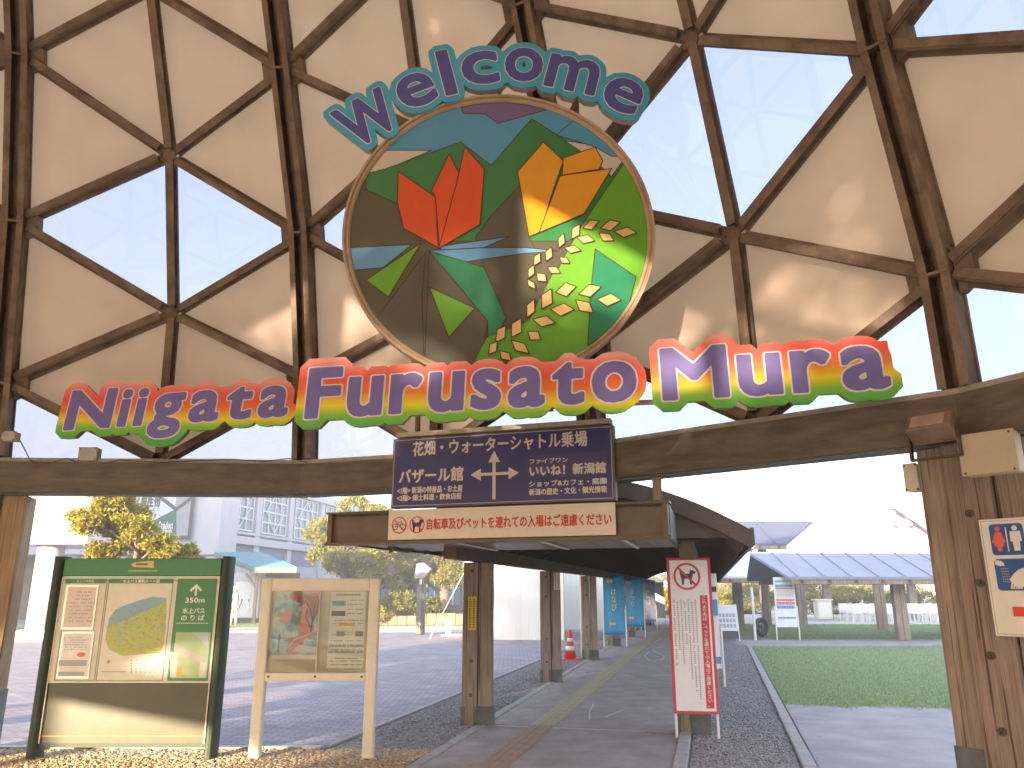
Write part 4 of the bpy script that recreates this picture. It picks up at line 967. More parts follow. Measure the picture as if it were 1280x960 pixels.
b = MB(); b.box(n_(.03), n_(.50), -.004, -.002, .97, 1.585); b.build('poster', poster_mat(), nb)
def blobs(nm, pts, r, mat, y, n=26, jit=.03):
    b = MB()
    for i in range(n):
        k = random.random() * (len(pts) - 1); j = int(k); f_ = k - j
        x = pts[j][0] + (pts[j + 1][0] - pts[j][0]) * f_ + random.uniform(-jit, jit); z = pts[j][1] + (pts[j + 1][1] - pts[j][1]) * f_ + random.uniform(-jit, jit); q = r * random.uniform(.5, 1.2)
        x = min(max(x, n_(.03) + q), n_(.50) - q); z = min(max(z, .975 + q), 1.58 - q)
        yy = y - i * .00003
        b.add([(x + q * math.cos(a) * random.uniform(.7, 1.2), yy, z + q * math.sin(a) * random.uniform(.7, 1.2)) for a in np.linspace(0, 5.5, 8)], [tuple(range(8))])
    return b.build(nm, mat, nb)
blobs('blossom', [(n_(.18), 1.56), (n_(.48), 1.56), (n_(.36), 1.42), (n_(.33), 1.28), (n_(.40), 1.22), (n_(.29), 1.12), (n_(.22), 1.03)], .04, flat('blossom_pink', (.60, .27, .24)), -.006, 130, .035)
blobs('blossom', [(n_(.30), 1.5), (n_(.46), 1.5), (n_(.42), 1.35)], .03, flat('blossom_deep', (.42, .16, .15)), -.0105, 40, .04)
blobs('blossom', [(n_(.10), 1.38), (n_(.20), 1.36), (n_(.14), 1.30)], .025, flat('blossom_coral', (.62, .32, .26)), -.006, 26, .03)
b = MB()
for pp in ([(.42, 1.18), (.43, 1.3), (.40, 1.42)], [(.43, 1.28), (.47, 1.4), (.48, 1.5)], [(.42, 1.22), (.36, 1.34), (.37, 1.42)], [(.43, 1.3), (.44, 1.46)], [(.41, 1.4), (.36, 1.48)]): stroke(b, [(n_(a), z) for a, z in pp], .014, -.0125)
b.build('tree_drawing', flat('dark_brown_print', (.13, .06, .05)), nb)
b = MB(); stroke(b, [(n_(.49), 1.22), (n_(.38), 1.16), (n_(.26), 1.12), (n_(.20), 1.04)], .008, -.0127); plate(b, [(n_(.24), 1.0), (n_(.49), .99), (n_(.49), 1.05), (n_(.3), 1.06)], -.0128); b.build('pale_stream', flat('pale_print', (.66, .60, .60)), nb)
b = MB(); stroke(b, [(n_(.10), 1.0), (n_(.105), 1.16)], .02, -.006); b.build('figure_drawing', flat('slate_print', (.18, .25, .32)), nb)
b = MB(); b.box(n_(.03), n_(.50), -.0042, -.002, .925, .969); b.build('poster_margin', PAP, nb)
b = MB(); b.box(n_(.60), n_(.965), -.004, -.002, .84, 1.59); b.build('timetable', flat('timetable_paper', (.76, .74, .64)), nb)
b = MB()
def rows(x0_, x1_, z, h, dens=.8, step=.012):
    x = n_(x0_)
    while x < n_(x1_):
        if random.random() < dens: rect(b, x, x + step * .65, z, z + h, -.0055)
        x += step
for z in (1.50, 1.46, 1.41, 1.30, 1.29 - .02, 1.16, 1.10, 1.06, 1.01, .93, .905, .87): rows(.63 if z < 1.4 else .78, .94, z, .010)
rows(.66, .90, 1.55, .022, .95, .018); rows(.78, .93, 1.365, .014, .9); rows(.61, .96, 1.045, .02, .95, .01); rows(.61, .96, .985, .02, .95, .01); b.build('small_print', flat('dark_print', (.16, .16, .14)), nb)
for (a, c_, z0, z1, m_) in ((.62, .76, 1.45, 1.50, flat('teal_block', (.10, .36, .27))), (.62, .76, 1.35, 1.40, DARK), (.70, .86, 1.25, 1.28, flat('orange_block', (.72, .33, .12))), (.68, .76, 1.15, 1.20, flat('photo_brown', (.3, .24, .14))), (.87, .95, 1.15, 1.20, flat('photo_brown', (.3, .24, .14)))):
    b = MB(); rect(b, n_(a), n_(c_), z0, z1, -.0052); b.build('printed_block', m_, nb)

# ================================================================== NO PETS SIGN
q = G(841, 919); q2 = G(892, 918); A, B_ = (q.x, 9.42), (q2.x, 9.36); rz = math.atan2(B_[1] - A[1], B_[0] - A[0]); Wd = math.hypot(B_[0] - A[0], B_[1] - A[1])
np_ = thing('no_pets_sign', 'tall red edged white no dogs sign on two white legs', 'sign', (A[0], A[1], 0), rz)
for x in (0.012, Wd - .012): part_box(np_, 'leg', x - .014, x + .014, .0, .02, 0, .78, WHITE, .003)
REDF = flat('red_frame', (.62, .06, .08))
part_box(np_, 'frame', -.01, Wd + .01, -.022, -.002, .26, 1.98, REDF, .003)
PF = M('white_film', (.80, .77, .76), .25, .04, 9, .25, 14)
part_box(np_, 'sheet', .022, Wd - .022, -.0245, -.0225, .29, 1.95, PF)
b = MB(); ring(b, Wd * .45, 1.765, .155, .024, -.0265, 40); stroke(b, [(Wd * .45 - .10, 1.865), (Wd * .45 + .10, 1.665)], .024, -.0270); b.build('prohibition_ring', REDF, np_)
b = MB(); plate(b, [(Wd * .45 - p[0] * -.19 - .0, 1.765 + p[1] * .19) for p in DOG], -.0258); b.build('dog_symbol', DARK, np_)
part_box(np_, 'red_strip', Wd * .73, Wd * .73 + .088, -.0262, -.0246, .32, 1.55, REDF)
txt = 'これより先は、ペットを連れての入場はご遠慮ください。'
text(np_, '\n'.join(txt), Wd * .73 + .044, .335, .05, WHITE, -.028, height=1.2, width=.05, align='CENTER', bold=.0008)
b = MB()
for c_ in range(7):
    x = .045 + c_ * .041; z = 1.50 - (c_ % 2) * .02; ze = (.75, .95, .80, 1.0, .62, .50, .42)[c_]
    while z > ze:
        if random.random() < .93: rect(b, x, x + .016, z - .013, z, -.0262)
        z -= .021
b.build('small_print', flat('grey_print', (.35, .3, .27)), np_)

# ================================================================== BANNERS, STANDS
def banner(label, loc, rz, wdt, h0, h1, mat, painter=None, group=None, name='banner_stand', legh=None):
    t = thing(name, label, 'banner' if name == 'banner_stand' else 'sign', loc, rz, group)
    for x in (-wdt / 2 - .02, wdt / 2 + .02): part_box(t, 'leg', x - .016, x + .016, -.02, .02, 0, legh or h1 * .52, WHITE, .003)
    b = MB(); n = 10                                   # gently rippled cloth
    for i in range(n):
        xa, xb = -wdt / 2 + wdt * i / n, -wdt / 2 + wdt * (i + 1) / n; ya, yb = .008 * math.sin(i * 1.3), .008 * math.sin((i + 1) * 1.3)
        b.add([(xa, ya, h0), (xb, yb, h0), (xb, yb, h1), (xa, ya, h1)], [(0, 1, 2, 3)])
    b.build('cloth', mat, t)
    if painter: painter(t, wdt, h0, h1)
    return t
BL = M('sky_blue_cloth', (.07, .34, .58), .8, .12, 4)
def paint1(word, inkc, wx):
    def f(t, w_, h0, h1):
        text(t, '\n'.join(word), wx, h0 + (h1 - h0) * .40, .1, flat('cream_ink', (.75, .72, .5)) if inkc == 0 else flat('pink_ink', (.8, .45, .5)), -.016, height=(h1 - h0) * .36, width=.15, align='CENTER', bold=.004)
        b = MB()
        for x in (-.12, -.01): b.prism(disc_poly(wx - .06 + x * .9, h1 - .2, .05, -.014, 12), (0, .001, 0)); b.prism(disc_poly(wx - .0 + x * .9, h0 + .32, .05, -.014, 12), (0, .001, 0))
        b.build('round_print', flat('peach_ink', (.72, .42, .3)), t)
        b = MB(); 
        for q in range(9): b.add([(-w_ / 2 + w_ * q / 9, -.013, h0 + .02), (-w_ / 2 + w_ * (q + 1) / 9, -.013, h0 + .02), (-w_ / 2 + w_ * (q + .5) / 9, -.013, h0 + .14)], [(0, 1, 2)])
        for q in range(9): b.add([(-w_ / 2 + w_ * q / 9, -.013, h1 - .02), (-w_ / 2 + w_ * (q + 1) / 9, -.013, h1 - .02), (-w_ / 2 + w_ * (q + .5) / 9, -.013, h1 - .1)], [(0, 2, 1)])
        b.build('check_print', flat('deep_blue_ink', (.03, .14, .38)), t)
    return f
p4, p5, p6, p7 = [wp(POSTL[i], 0, 0) for i in (3, 4, 5, 6)]
banner('nearest sky blue banner wrapped before the fourth walkway post', (3.05, 24.0, 0), -.1, .62, .33, 2.08, BL, paint1('はなび', 0, 0), 'banners on the walkway posts')
banner('second sky blue banner, with a pink column of letters', (4.42, 28.9, 0), -.1, .62, .35, 2.08, BL, paint1('まつり', 1, -.08), 'banners on the walkway posts')
LIL = M('pale_lilac_cloth', (.42, .44, .58), .8, .1, 4)
banner('third banner, pale lilac, deeper along the walkway', (5.7, 33.6, 0), -.1, .62, .35, 2.0, LIL, paint1('日', 0, 0), 'banners on the walkway posts')
banner('pale banner farthest along the walkway', (6.95, 38.2, 0), -.1, .6, .35, 2.0, M('white_cloth', (.72, .72, .72), .8, .05, 4), None, 'banners on the walkway posts')
def paint_r(t, w_, h0, h1):
    H = h1 - h0
    for (a, c_, m_) in ((.90, .94, flat('grey_ink', (.35, .38, .42))), (.80, .85, flat('blue_ink', (.08, .30, .55))), (.755, .785, flat('rose_ink', (.65, .14, .14))), (.52, .56, flat('rose_ink', (.65, .14, .14))), (.45, .50, flat('rose_ink', (.65, .14, .14))), (.37, .43, flat('blue_ink', (.08, .30, .55))), (.17, .20, flat('blue_ink', (.08, .30, .55)))):
        b = MB(); x = -w_ * .42
        while x < w_ * .42:
            L = random.choice((.05, .07, .1)); rect(b, x, min(x + L, w_ * .43), h0 + H * a, h0 + H * c_, -.014); x += L + .012
        b.build('print', m_, t)
    b = MB()
    for r_ in range(9):
        z = h0 + H * (.60 + .016 * r_); x = -w_ * .38
        while x < w_ * .38: rect(b, x, x + .03, z, z + .012, -.014); x += .045
    b.build('small_print', flat('grey_ink', (.35, .38, .42)), t)
WC = M('white_sheet', (.76, .75, .76), .7, .04, 4)
banner('white information stand with blue and red print at the lawn corner', (9.27, 27.2, 0), 0, .72, .42, 2.05, WC, paint_r, None, 'information_stand', 1.1)
def paint_s(t, w_, h0, h1):
    for (z0, z1, m_) in ((.55, .72, flat('blue_ink', (.08, .30, .55))), (.05, .12, flat('blue_ink', (.08, .30, .55))), (.80, .86, DARK)):
        b = MB(); rect(b, -.1, w_ / 2 - .02, h0 + (h1 - h0) * z0, h0 + (h1 - h0) * z1, -.014); b.build('print', m_, t)
banner('white and blue stand half hidden behind the red edged sign', (3.42, 14.2, 0), 0, .46, .3, 1.9, WC, paint_s, None, 'information_stand', 1.0)
t = thing('sandwich_board', 'white folding board with dark foot beside the walkway end', 'sandwich board', (7.18, 27.0, 0), .05)
for s_ in (-1, 1):
    mr = Matrix.Rotation(R(8 * s_), 4, 'X') @ Matrix.Translation((0, 0, 0)); mr = Matrix.Translation((0, -.17 * -s_ * -1 if False else s_ * .17, 0)) @ Matrix.Rotation(R(8 * s_), 4, 'X')
    for x in (-.36, .33): b = MB(); b.box(x, x + .03, -.012, .012, 0, 1.18, mr); b.build('leg', WHITE, t)
    b = MB(); b.box(-.33, .33, -.01, .01, .32, 1.16, mr); b.build('panel', WC, t); b = MB(); b.box(-.33, .33, -.008, .008, .08, .31, mr); b.build('lower_panel', DARK, t)
b = MB(); mr = Matrix.Translation((0, -.17, 0)) @ Matrix.Rotation(R(-8), 4, 'X')
for i in range(5):
    for j in range(3): b.box(-.27 + i * .115, -.19 + i * .115, -.016, -.012, .42 + j * .17, .54 + j * .17, mr)
b.build('print', flat('grey_ink', (.35, .38, .42)), t)
b = MB(); b.tube([(8.13, 27.1, 0), (8.13, 27.1, 1.72)], .045, 10); tag(b.build('pole', WHITE), 'thin white post standing at the lawn corner', 'post')
# tyre
b = MB(); n, m_ = 28, 10
for i in range(n):
    a = 2 * math.pi * i / n
    for j in range(m_): c_ = 2 * math.pi * j / m_; r_ = .25 + .085 * math.cos(c_); b.v.append((r_ * math.cos(a), .09 * math.sin(c_), .34 + r_ * math.sin(a)))
for i in range(n):
    for j in range(m_): b.f.append((i * m_ + j, ((i + 1) % n) * m_ + j, ((i + 1) % n) * m_ + (j + 1) % m_, i * m_ + (j + 1) % m_))
t = thing('tyre', 'dark rubber tyre standing upright on the far lawn by the white pole', 'tyre', (9.0, 29.2, 0), .5)
recalc(b.build('tread', DARK, t, True)); b = MB(); ring(b, 0, .34, .175, .03, -.03); b.tube([(0, -.06, .34), (0, .06, .34)], .05, 10)
for k in range(5): a = k * 1.257; b.bar((0, 0, .34), (.16 * math.cos(a), 0, .34 + .16 * math.sin(a)), .03, .02, Vector((0, 1, 0)))
b.build('rim', SHOE, t)

# traffic cone
t = thing('traffic_cone', 'red traffic cone with two white bands by the gravel', 'traffic cone', (1.40, 19.6, 0))
ORC = flat('cone_red', (.72, .05, .02)); part_box(t, 'base', -.19, .19, -.19, .19, 0, .035, ORC, .01)
def cone_band(z0, z1, mat, nm): 
    rr = lambda z: .145 - (.145 - .028) * (z - .035) / .655
    b = MB(); b.tube([(0, 0, z0), (0, 0, z1)], [rr(z0) + (.003 if 'band' in nm else 0), rr(z1) + (.003 if 'band' in nm else 0)], 20); b.build(nm, mat, t, True)
cone_band(.035, .69, ORC, 'cone'); cone_band(.22, .32, WHITE, 'band'); cone_band(.42, .50, WHITE, 'band')

# toilet sign on the right post
TP = on3(.06, .28, 0)
t = thing('toilet_sign', 'white toilet direction sign with blue squares on the right timber post', 'sign', TP, rz3)
t.scale = (1.15, 1.15, 1.15); t.location.z = -.40
part_box(t, 'plate', .0, .64, -.02, -.008, 1.50, 2.13, flat('pale_sign_face', (.78, .73, .64)), .003)
BLU = flat('signal_blue', (.03, .10, .30)); PW = flat('picto_white', (.75, .71, .64)); PR = flat('picto_red', (.72, .13, .10))
b = MB(); stroke(b, [(.012, 1.512), (.628, 1.512), (.628, 2.118), (.012, 2.118)], .003, -.0213, True); b.build('border_line', flat('grey_ink', (.35, .38, .42)), t)
def square(x, z, s_=.17):
    b = MB(); r_ = .018; P = []
    for (cx_, cz_, a0) in ((x + s_ - r_, z + s_ - r_, 0), (x + r_, z + s_ - r_, 90), (x + r_, z + r_, 180), (x + s_ - r_, z + r_, 270)):
        for k in range(4): a = R(a0 + k * 30); P.append((cx_ + r_ * math.cos(a), cz_ + r_ * math.sin(a)))
    plate(b, P, -.0225); return b.build('blue_square', BLU, t)
for (x, z) in ((.05, 1.93), (.05, 1.74), (.24, 1.93), (.24, 1.74), (.43, 1.93), (.43, 1.74)): square(x, z)
def person_icon(cx_, z, dress, mat):
    b = MB(); b.prism(disc_poly(cx_, z + .137, .014, -.0235, 12), (0, .0008, 0))
    if dress: P = [(cx_ - .014, z + .12), (cx_ + .014, z + .12), (cx_ + .034, z + .065), (cx_ + .024, z + .062), (cx_ + .026, z + .045), (cx_ + .012, z + .04), (cx_ + .010, z + .015), (cx_ - .010, z + .015), (cx_ - .012, z + .04), (cx_ - .026, z + .045), (cx_ - .024, z + .062), (cx_ - .034, z + .065)]
    else: P = [(cx_ - .026, z + .12), (cx_ + .026, z + .12), (cx_ + .028, z + .065), (cx_ + .017, z + .065), (cx_ + .015, z + .015), (cx_ - .015, z + .015), (cx_ - .017, z + .065), (cx_ - .028, z + .065)]
    plate(b, P, -.0235); b.build('pictogram', mat, t)
person_icon(.092, 1.937, True, PR); person_icon(.178, 1.937, False, PW)
b = MB(); rect(b, .131, .137, 1.95, 2.08, -.0235)
b.build('pictogram', PW, t)
b = MB(); plate(b, [(.055, 1.905), (.085, 1.90), (.10, 1.885), (.10, 1.872), (.075, 1.872), (.055, 1.88)], -.0235)
plate(b, [(.115, 1.80), (.14, 1.83), (.165, 1.85), (.19, 1.86), (.212, 1.84), (.212, 1.80), (.195, 1.77), (.16, 1.755), (.135, 1.765)], -.0235)
for k in range(5): stroke(b, [(.125 + k * .014, 1.78), (.118 + k * .012, 1.752)], .008, -.0236)
for i in range(4):
    for j in range(6): rect(b, .082 + i * .010, .086 + i * .010, 1.855 - j * .014, 1.859 - j * .014, -.0235)
b.build('pictogram', PW, t)
person_icon(.325, 1.937, False, PW); person_icon(.325, 1.747, False, PW); person_icon(.515, 1.937, True, PW); person_icon(.515, 1.747, False, PW)
b = MB(); rect(b, .105, .48, 1.605, 1.655, -.0225); b.add([(.48, -.0225, 1.575), (.56, -.0225, 1.63), (.48, -.0225, 1.685)], [(0, 1, 2)]); rect(b, .2, .55, 1.607, 1.608, -.024); b.build('red_arrow', flat('arrow_red', (.68, .07, .035)), t)

# ================================================================== TENTS
TENT = M('white_tent_fabric', (.80, .78, .75), .7, .04, 1.2, .15, 3, trans=.15)
def tent(label, corner, rz, W, L, H, peak):
    t = thing('marquee_tent', label, 'tent', corner, rz, 'white tents beside the walkway')
    def wall(nm, p, q, n=14):
        b = MB(); p, q = Vector(p), Vector(q); d = q - p; nrm = Vector((-d.y, d.x, 0)).normalized()
        for i in range(n):
            for j in range(5):
                def P(u, v): 
                    a = p + d * u; return (a.x + nrm.x * .03 * math.sin(u * 23 + v * 2) * (1 - .5 * v), a.y + nrm.y * .03 * math.sin(u * 23 + v * 2) * (1 - .5 * v), H * v)
                u0, u1, v0, v1 = i / n, (i + 1) / n, j / 5, (j + 1) / 5
                b.add([P(u0, v0), P(u1, v0), P(u1, v1), P(u0, v1)], [(0, 1, 2, 3)])
        return b.build(nm, TENT, t, True)
    wall('wall', (0, 0, 0), (W, 0, 0)); wall('wall', (W, 0, 0), (W, L, 0)); wall('wall', (0, L, 0), (0, 0, 0)); wall('wall', (W, L, 0), (0, L, 0))
    b = MB(); e = .12; b.v = [(-e, -e, H), (W + e, -e, H), (W + e, L + e, H), (-e, L + e, H), (W / 2, W / 2, peak), (W / 2, L - W / 2, peak), (-e, -e, H - .16), (W + e, -e, H - .16), (W + e, L + e, H - .16), (-e, L + e, H - .16)]
    b.f = [(0, 1, 4), (1, 2, 5, 4), (2, 3, 5), (3, 0, 4, 5), (0, 6, 7, 1), (1, 7, 8, 2), (2, 8, 9, 3), (3, 9, 6, 0)]; recalc(b.build('roof', TENT, t))
    for (x, y) in ((0, 0), (W, 0), (W, L), (0, L)): b = MB(); b.tube([(x, y, 0), (x, y, H)], .03, 8); b.build('pole', SILV, t)
    return t
tent('nearest white tent with sunlit front wall', (-1.55, 27.4, 0), -.05, 3.3, 6.5, 2.55, 3.4)
tent('second white tent standing behind the first', (.6, 35.2, 0), -.2, 3.6, 7, 2.6, 3.5)
b = MB(); q = G(727, 822); b.tube([(q.x, q.y, 0), (q.x + .01, q.y, 2.05)], .02, 8); tag(b.build('pole', SILV), 'thin metal pole beside the red traffic cone', 'post')
b = MB(); b.tube([(-1.6, 27.3, 2.3), (-2.75, 27.0, .05)], .012, 6); tag(b.build('guy_rope', WHITE), 'pale guy rope slanting from the tent corner', 'rope')
q = G(560, 795); t = thing('anchor_block', 'small pale stake block holding the tent rope', 'block', (q.x, q.y, 0)); part_box(t, 'stake', -.09, .09, -.09, .09, 0, .62, CREAM, .01); part_box(t, 'foot', -.25, .5, -.06, .06, 0, .06, CREAM, .01)

# ================================================================== BUILDINGS
WALL = M('white_render_wall', (.52, .50, .54), .8, .05, .8, .1, 20, dirt=.1); WALL2 = M('grey_band_wall', (.17, .20, .28), .7, .08, 2)
WG = M('window_glass', (.10, .16, .23), .12, .2, 1.5); MUL = flat('window_mullion', (.62, .64, .66))
aW, slW = 26.0, .16
def wallpt(Y, d=0): return Vector((-aW + slW * Y + d, Y, 0))
bA, bB = wallpt(49), wallpt(80); wrz = math.atan2(bB.y - bA.y, bB.x - bA.x)
hall = thing('white_hall', 'long white hall with tall latticed windows behind the hut', 'building', bA, wrz)   # local x runs along the wall, +y is inside (left)
HT = 9.3
part_box(hall, 'wall', 0, 31, .3, 14, 0, HT, WALL); 
part_box(hall, 'ledge', -.12, 31, -.15, .299, 4.55, 5.05, WALL, .03); part_box(hall, 'ledge', -.12, 31, -.12, .299, 8.6, 9.0, WALL, .03); part_box(hall, 'ledge', 0, 31, -.06, .299, 5.2, 5.35, WALL, .02)
part_box(hall, 'base_wall', 0, 31, .12, .299, 0, 3.4, WALL)
px_edges = [(281, 317), (329, 359), (370, 397), (408, 432)]
def along(px, py=660): 
    d = ray(px, py); t = -aW / (d[0] - slW * d[1]); Y = d[1] * t; return (Y - 49) * math.hypot(1, slW)
for i, (xa, xb) in enumerate(px_edges):
    a, c_ = along(xa), along(xb)
    f_ = part_box(hall, 'window', a, c_, .16, .298, 5.5, 8.5, WG); 
    fr = MB()
    for k in range(5): x = a + (c_ - a) * k / 4; fr.box(x - .05, x + .05, .08, .158, 5.5, 8.5)
    for k in range(5): z = 5.5 + 3.0 * k / 4; fr.box(a, c_, .082, .157, z - .05, z + .05)
    m_ = (a + c_) / 2
    for (p, q) in (((m_, 5.6), (c_ - .5, 7.0)), ((c_ - .5, 7.0), (m_, 8.4)), ((m_, 8.4), (a + .5, 7.0)), ((a + .5, 7.0), (m_, 5.6))): fr.bar((p[0], .07, p[1]), (q[0], .07, q[1]), .07, .05, Vector((0, 1, 0)))
    fr.build('window_frame', MUL, f_)
    part_box(hall, 'band_panel', a - .3, c_ + .2, .14, .298, 3.45, 4.5, WALL2)
for xx in (323, 364, 403): a = along(xx); part_box(hall, 'pilaster', a - .35, a + .35, .0, .297, 0, 8.6, WALL, .02)
# front wing facing the viewer with the shop sign, carried on columns
wing = thing('white_wing', 'bright white projecting upper storey on columns with shop sign', 'building', (0, 46, 0))
wx1 = PY(277, 640, 46).x; wx0 = wx1 - 14; zb = PY(260, 694, 46).z
part_box(wing, 'upper_wall', wx0, wx1, 0, 3.0, zb + .01, 9.3, WALL, .05)
part_box(wing, 'lower_wall', wx0, wx1 - 2, 2.0, 3.0, 0, zb, M('shadow_brown_recess', (.20, .14, .10), .8, .2, 2))  # brown stands for the shadow under the overhanging storey
for x in (PY(262, 690, 46).x, PY(62, 690, 44).x, PY(150, 690, 46).x): b = MB(); b.tube([(x, .6, 0), (x, .6, zb)], .45, 24); b.build('column', WALL, wing, True)
SGF = flat('shop_sign_white', (.62, .62, .66)); sg = thing('shop_sign', 'framed shop sign with Japanese words over a green wedge', 'sign', (0, 45.8, 0))
def s5(px, py): q = PY(px, py, 45.8); return (q.x, q.z)
(sa, sz0), (sb, sz1) = s5(112, 672), s5(243, 612); sz1 += .9
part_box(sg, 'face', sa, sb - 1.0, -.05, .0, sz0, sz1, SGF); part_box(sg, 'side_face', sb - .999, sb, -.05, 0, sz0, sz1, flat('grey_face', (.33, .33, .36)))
gp = [s5(178, 658), s5(221, 636), s5(221, 669), s5(170, 669)]; b = MB(); plate(b, gp, -.056); b.build('green_wedge', flat('shop_green', (.03, .14, .085)), sg)
b = MB(); stroke(b, [s5(196, 618), s5(221, 637), s5(243, 620)], .2, -.062); stroke(b, [(sa, sz0), (sb, sz0), (sb, sz1), (sa, sz1)], .2, -.063, True); stroke(b, [(s5(171, 640)[0], sz0), (s5(171, 640)[0], sz1)], .12, -.064); b.build('frame', DARK, sg)
q = s5(176, 634); text(sg, '農産物', q[0], q[1], 1.0, DARK, -.066, height=1.0, width=PY(200, 630, 45.8).x - PY(176, 630, 45.8).x, bold=.02)
q = s5(199, 661); text(sg, 'Product', q[0], q[1], .5, WHITE, -.066, height=.42, width=.82, bold=.01); q = s5(203, 668); text(sg, 'Shop', q[0], q[1], .5, WHITE, -.066, height=.36, width=.55, bold=.01)
# bright white column of the gateway at far left
t = thing('white_column', 'thick round white column at the far left edge of the plaza', 'column', (PY(47, 800, 27).x, 27, 0))
b = MB(); b.tube([(0, 0, 0), (0, 0, 3.1)], .42, 28); b.build('shaft', WALL, t, True); part_box(t, 'capital', -1.2, 1.6, -.8, 2.5, 3.1, 5.6, WALL, .03); part_box(t, 'plinth', -.6, .9, -.5, .5, 0, .35, CREAM, .03)

# unseen neighbour added left of the view to shade the hall and the hut
t = thing('shade_building', 'unseen tall pale building added left of the plaza to cast shade', 'building', (-45.5, 12.5, 0))
part_box(t, 'wall', -13, 12, -8, 8, 0, 17.5, WALL, .05); part_box(t, 'roof', -13.4, 12.4, -8.4, 8.4, 17.51, 17.9, WALL2)
for fl_ in range(5):
    for k in range(5): part_box(t, 'window', 12.001, 12.06, -6.6 + k * 2.9, -4.9 + k * 2.9, 1.2 + fl_ * 3.3, 2.9 + fl_ * 3.3, WG)
# hut
hb = G(300, 779); hut = thing('blue_roof_hut', 'small white hut with teal sloping roof and brown posts', 'hut', (0, hb.y, 0))
def hx(px, Y=None): return PY(px, 740, Y or hb.y).x
hx0, hx1 = hx(262), hx(327)
part_box(hut, 'wall', hx0, hx1 - .1, .0, 2.2, .25, 2.5, WALL); part_box(hut, 'plinth', hx0 - .1, hx1, -.15, 2.3, 0, .25, M('dark_plinth', (.08, .07, .06), .8))
part_box(hut, 'door', hx(294), hx(314), -.04, -.001, .27, 2.05, flat('white_door', (.70, .70, .72)), .01); part_box(hut, 'door_frame', hx(314) + .01, hx(321), -.03, -.001, .27, 2.3, CREAM)
part_box(hut, 'handle', hx(312), hx(312) + .04, -.07, -.041, 1.05, 1.2, BOLT)
for x in (hx1 - .1, hx0): part_box(hut, 'post', x, x + .14, -.9, -.75, 0, 2.45, WOOD2)
b = MB(); b.bar((hx1 - .03, -.82, 1.7), (hx1 - .75, -.5, 2.45), .12, .1, Vector((0, 1, 0))); b.build('brace', WOOD2, hut)
RF = flat('teal_roof', (.11, .25, .29)); e0 = PY(318, 712.5, hb.y - 1.2); e1 = PY(371, 712.5, hb.y - 1.2); r0 = PY(268, 691, hb.y + 2.6); r1 = PY(326, 695, hb.y + 2.6); e0.x = PY(300, 712, hb.y - 1.2).x if False else e0.x
O = Vector((0, hb.y, 0)); r0.z = r1.z = (r0.z + r1.z) / 2
b = MB(); b.prism([e0 - O, e1 - O, r1 - O, r0 - O], (0, 0, .12)); recalc(b.build('roof', RF, hut))
for k in range(9):
    f_ = k / 8; p = (e0 - O) * (1 - f_) + (e1 - O) * f_; q = (r0 - O) * (1 - f_) + (r1 - O) * f_; b = MB(); b.bar(p + Vector((0, 0, .12)), q + Vector((0, 0, .12)), .05, .03, Vector((0, 0, 1))); b.build('roof_seam', RF, hut)
b = MB(); b.bar(e0 - O + Vector((0, 0, -.14)), r0 - O + Vector((0, 0, -.14)), .06, .14, Vector((0, 0, 1))); b.bar(e0 - O + Vector((0, -.03, -.13)), e1 - O + Vector((0, -.03, -.13)), .05, .13, Vector((0, 0, 1))); b.build('barge_board', STEEL, hut)
part_box(hut, 'side_wall', hx1 + .04, e1.x - .3, .3, .6, 0, 2.5, M('brown_boards', (.16, .10, .065), .8, .3, 6, .3, 20, stretch=(8, 8, 1)))

# right-hand roofs
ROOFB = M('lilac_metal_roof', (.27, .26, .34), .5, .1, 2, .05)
def gable_run(name, label, xa, xb, yf, yb_, ze, zr, xr_a, posts, seam=.9, mat=ROOFB, xbr=None):
    xbr = xbr or xb; t = thing(name, label, 'shelter', (0, yf, 0)); D_ = yb_ - yf
    b = MB(); b.prism([Vector((xa, 0, ze)), Vector((xb, 0, ze)), Vector((xbr, D_ / 2, zr)), Vector((xr_a, D_ / 2, zr))], (0, 0, .09)); recalc(b.build('roof', mat, t))
    b = MB(); b.prism([Vector((xr_a, D_ / 2 + .01, zr)), Vector((xbr, D_ / 2 + .01, zr)), Vector((xb, D_, ze)), Vector((xa, D_, ze))], (0, 0, .09)); recalc(b.build('roof', mat, t))
    me = None; x = xa + .3; sm = MB(); 
    while x < xb:
        b = MB(); f_ = min(1, (x - xa) / max(.01, 1)); b.bar((x, 0, ze + .09), (x - .0, D_ / 2, zr + .09), .045, .04, Vector((0, 0, 1))); b.build('roof_seam', mat, t); x += seam
    part_box(t, 'eave_board', xa + .05, xb, .02, .08, ze - .16, ze - .002, WOOD2); part_box(t, 'eave_beam', xa + .3, xb, .5, .66, ze - .14, ze + .02, CEIL); part_box(t, 'eave_beam', xa + .3, xb, D_ - .7, D_ - .54, ze - .14, ze + .02, CEIL)
    x = xa + .4; b = MB()
    while x < xb: part_box(t, 'rafter_end', x, x + .09, -.06, .5, ze - .10, ze - .0, CEIL); x += .9
    for (x, y, w_) in posts:
        part_box(t, 'post', x - w_ / 2, x - .01, y - yf - .12, y - yf + .12, 0, ze - .05, WOOD2, .01); part_box(t, 'post', x + .01, x + w_ / 2, y - yf - .1, y - yf + .1, 0, ze - .05, WOOD2, .01)
    return t
pp = lambda px, py: (G(px, py).x, G(px, py).y)
gable_run('roofed_shelter', 'long low lilac roof on timber posts across the lawn', 9.25, 24, 26.6, 31.4, 1.97, 2.84, 8.75, [(*pp(1130, 800), .42), (*pp(1004, 783), .40), (*pp(1104, 787), .42), (*pp(1060, 783), .3)][:3])
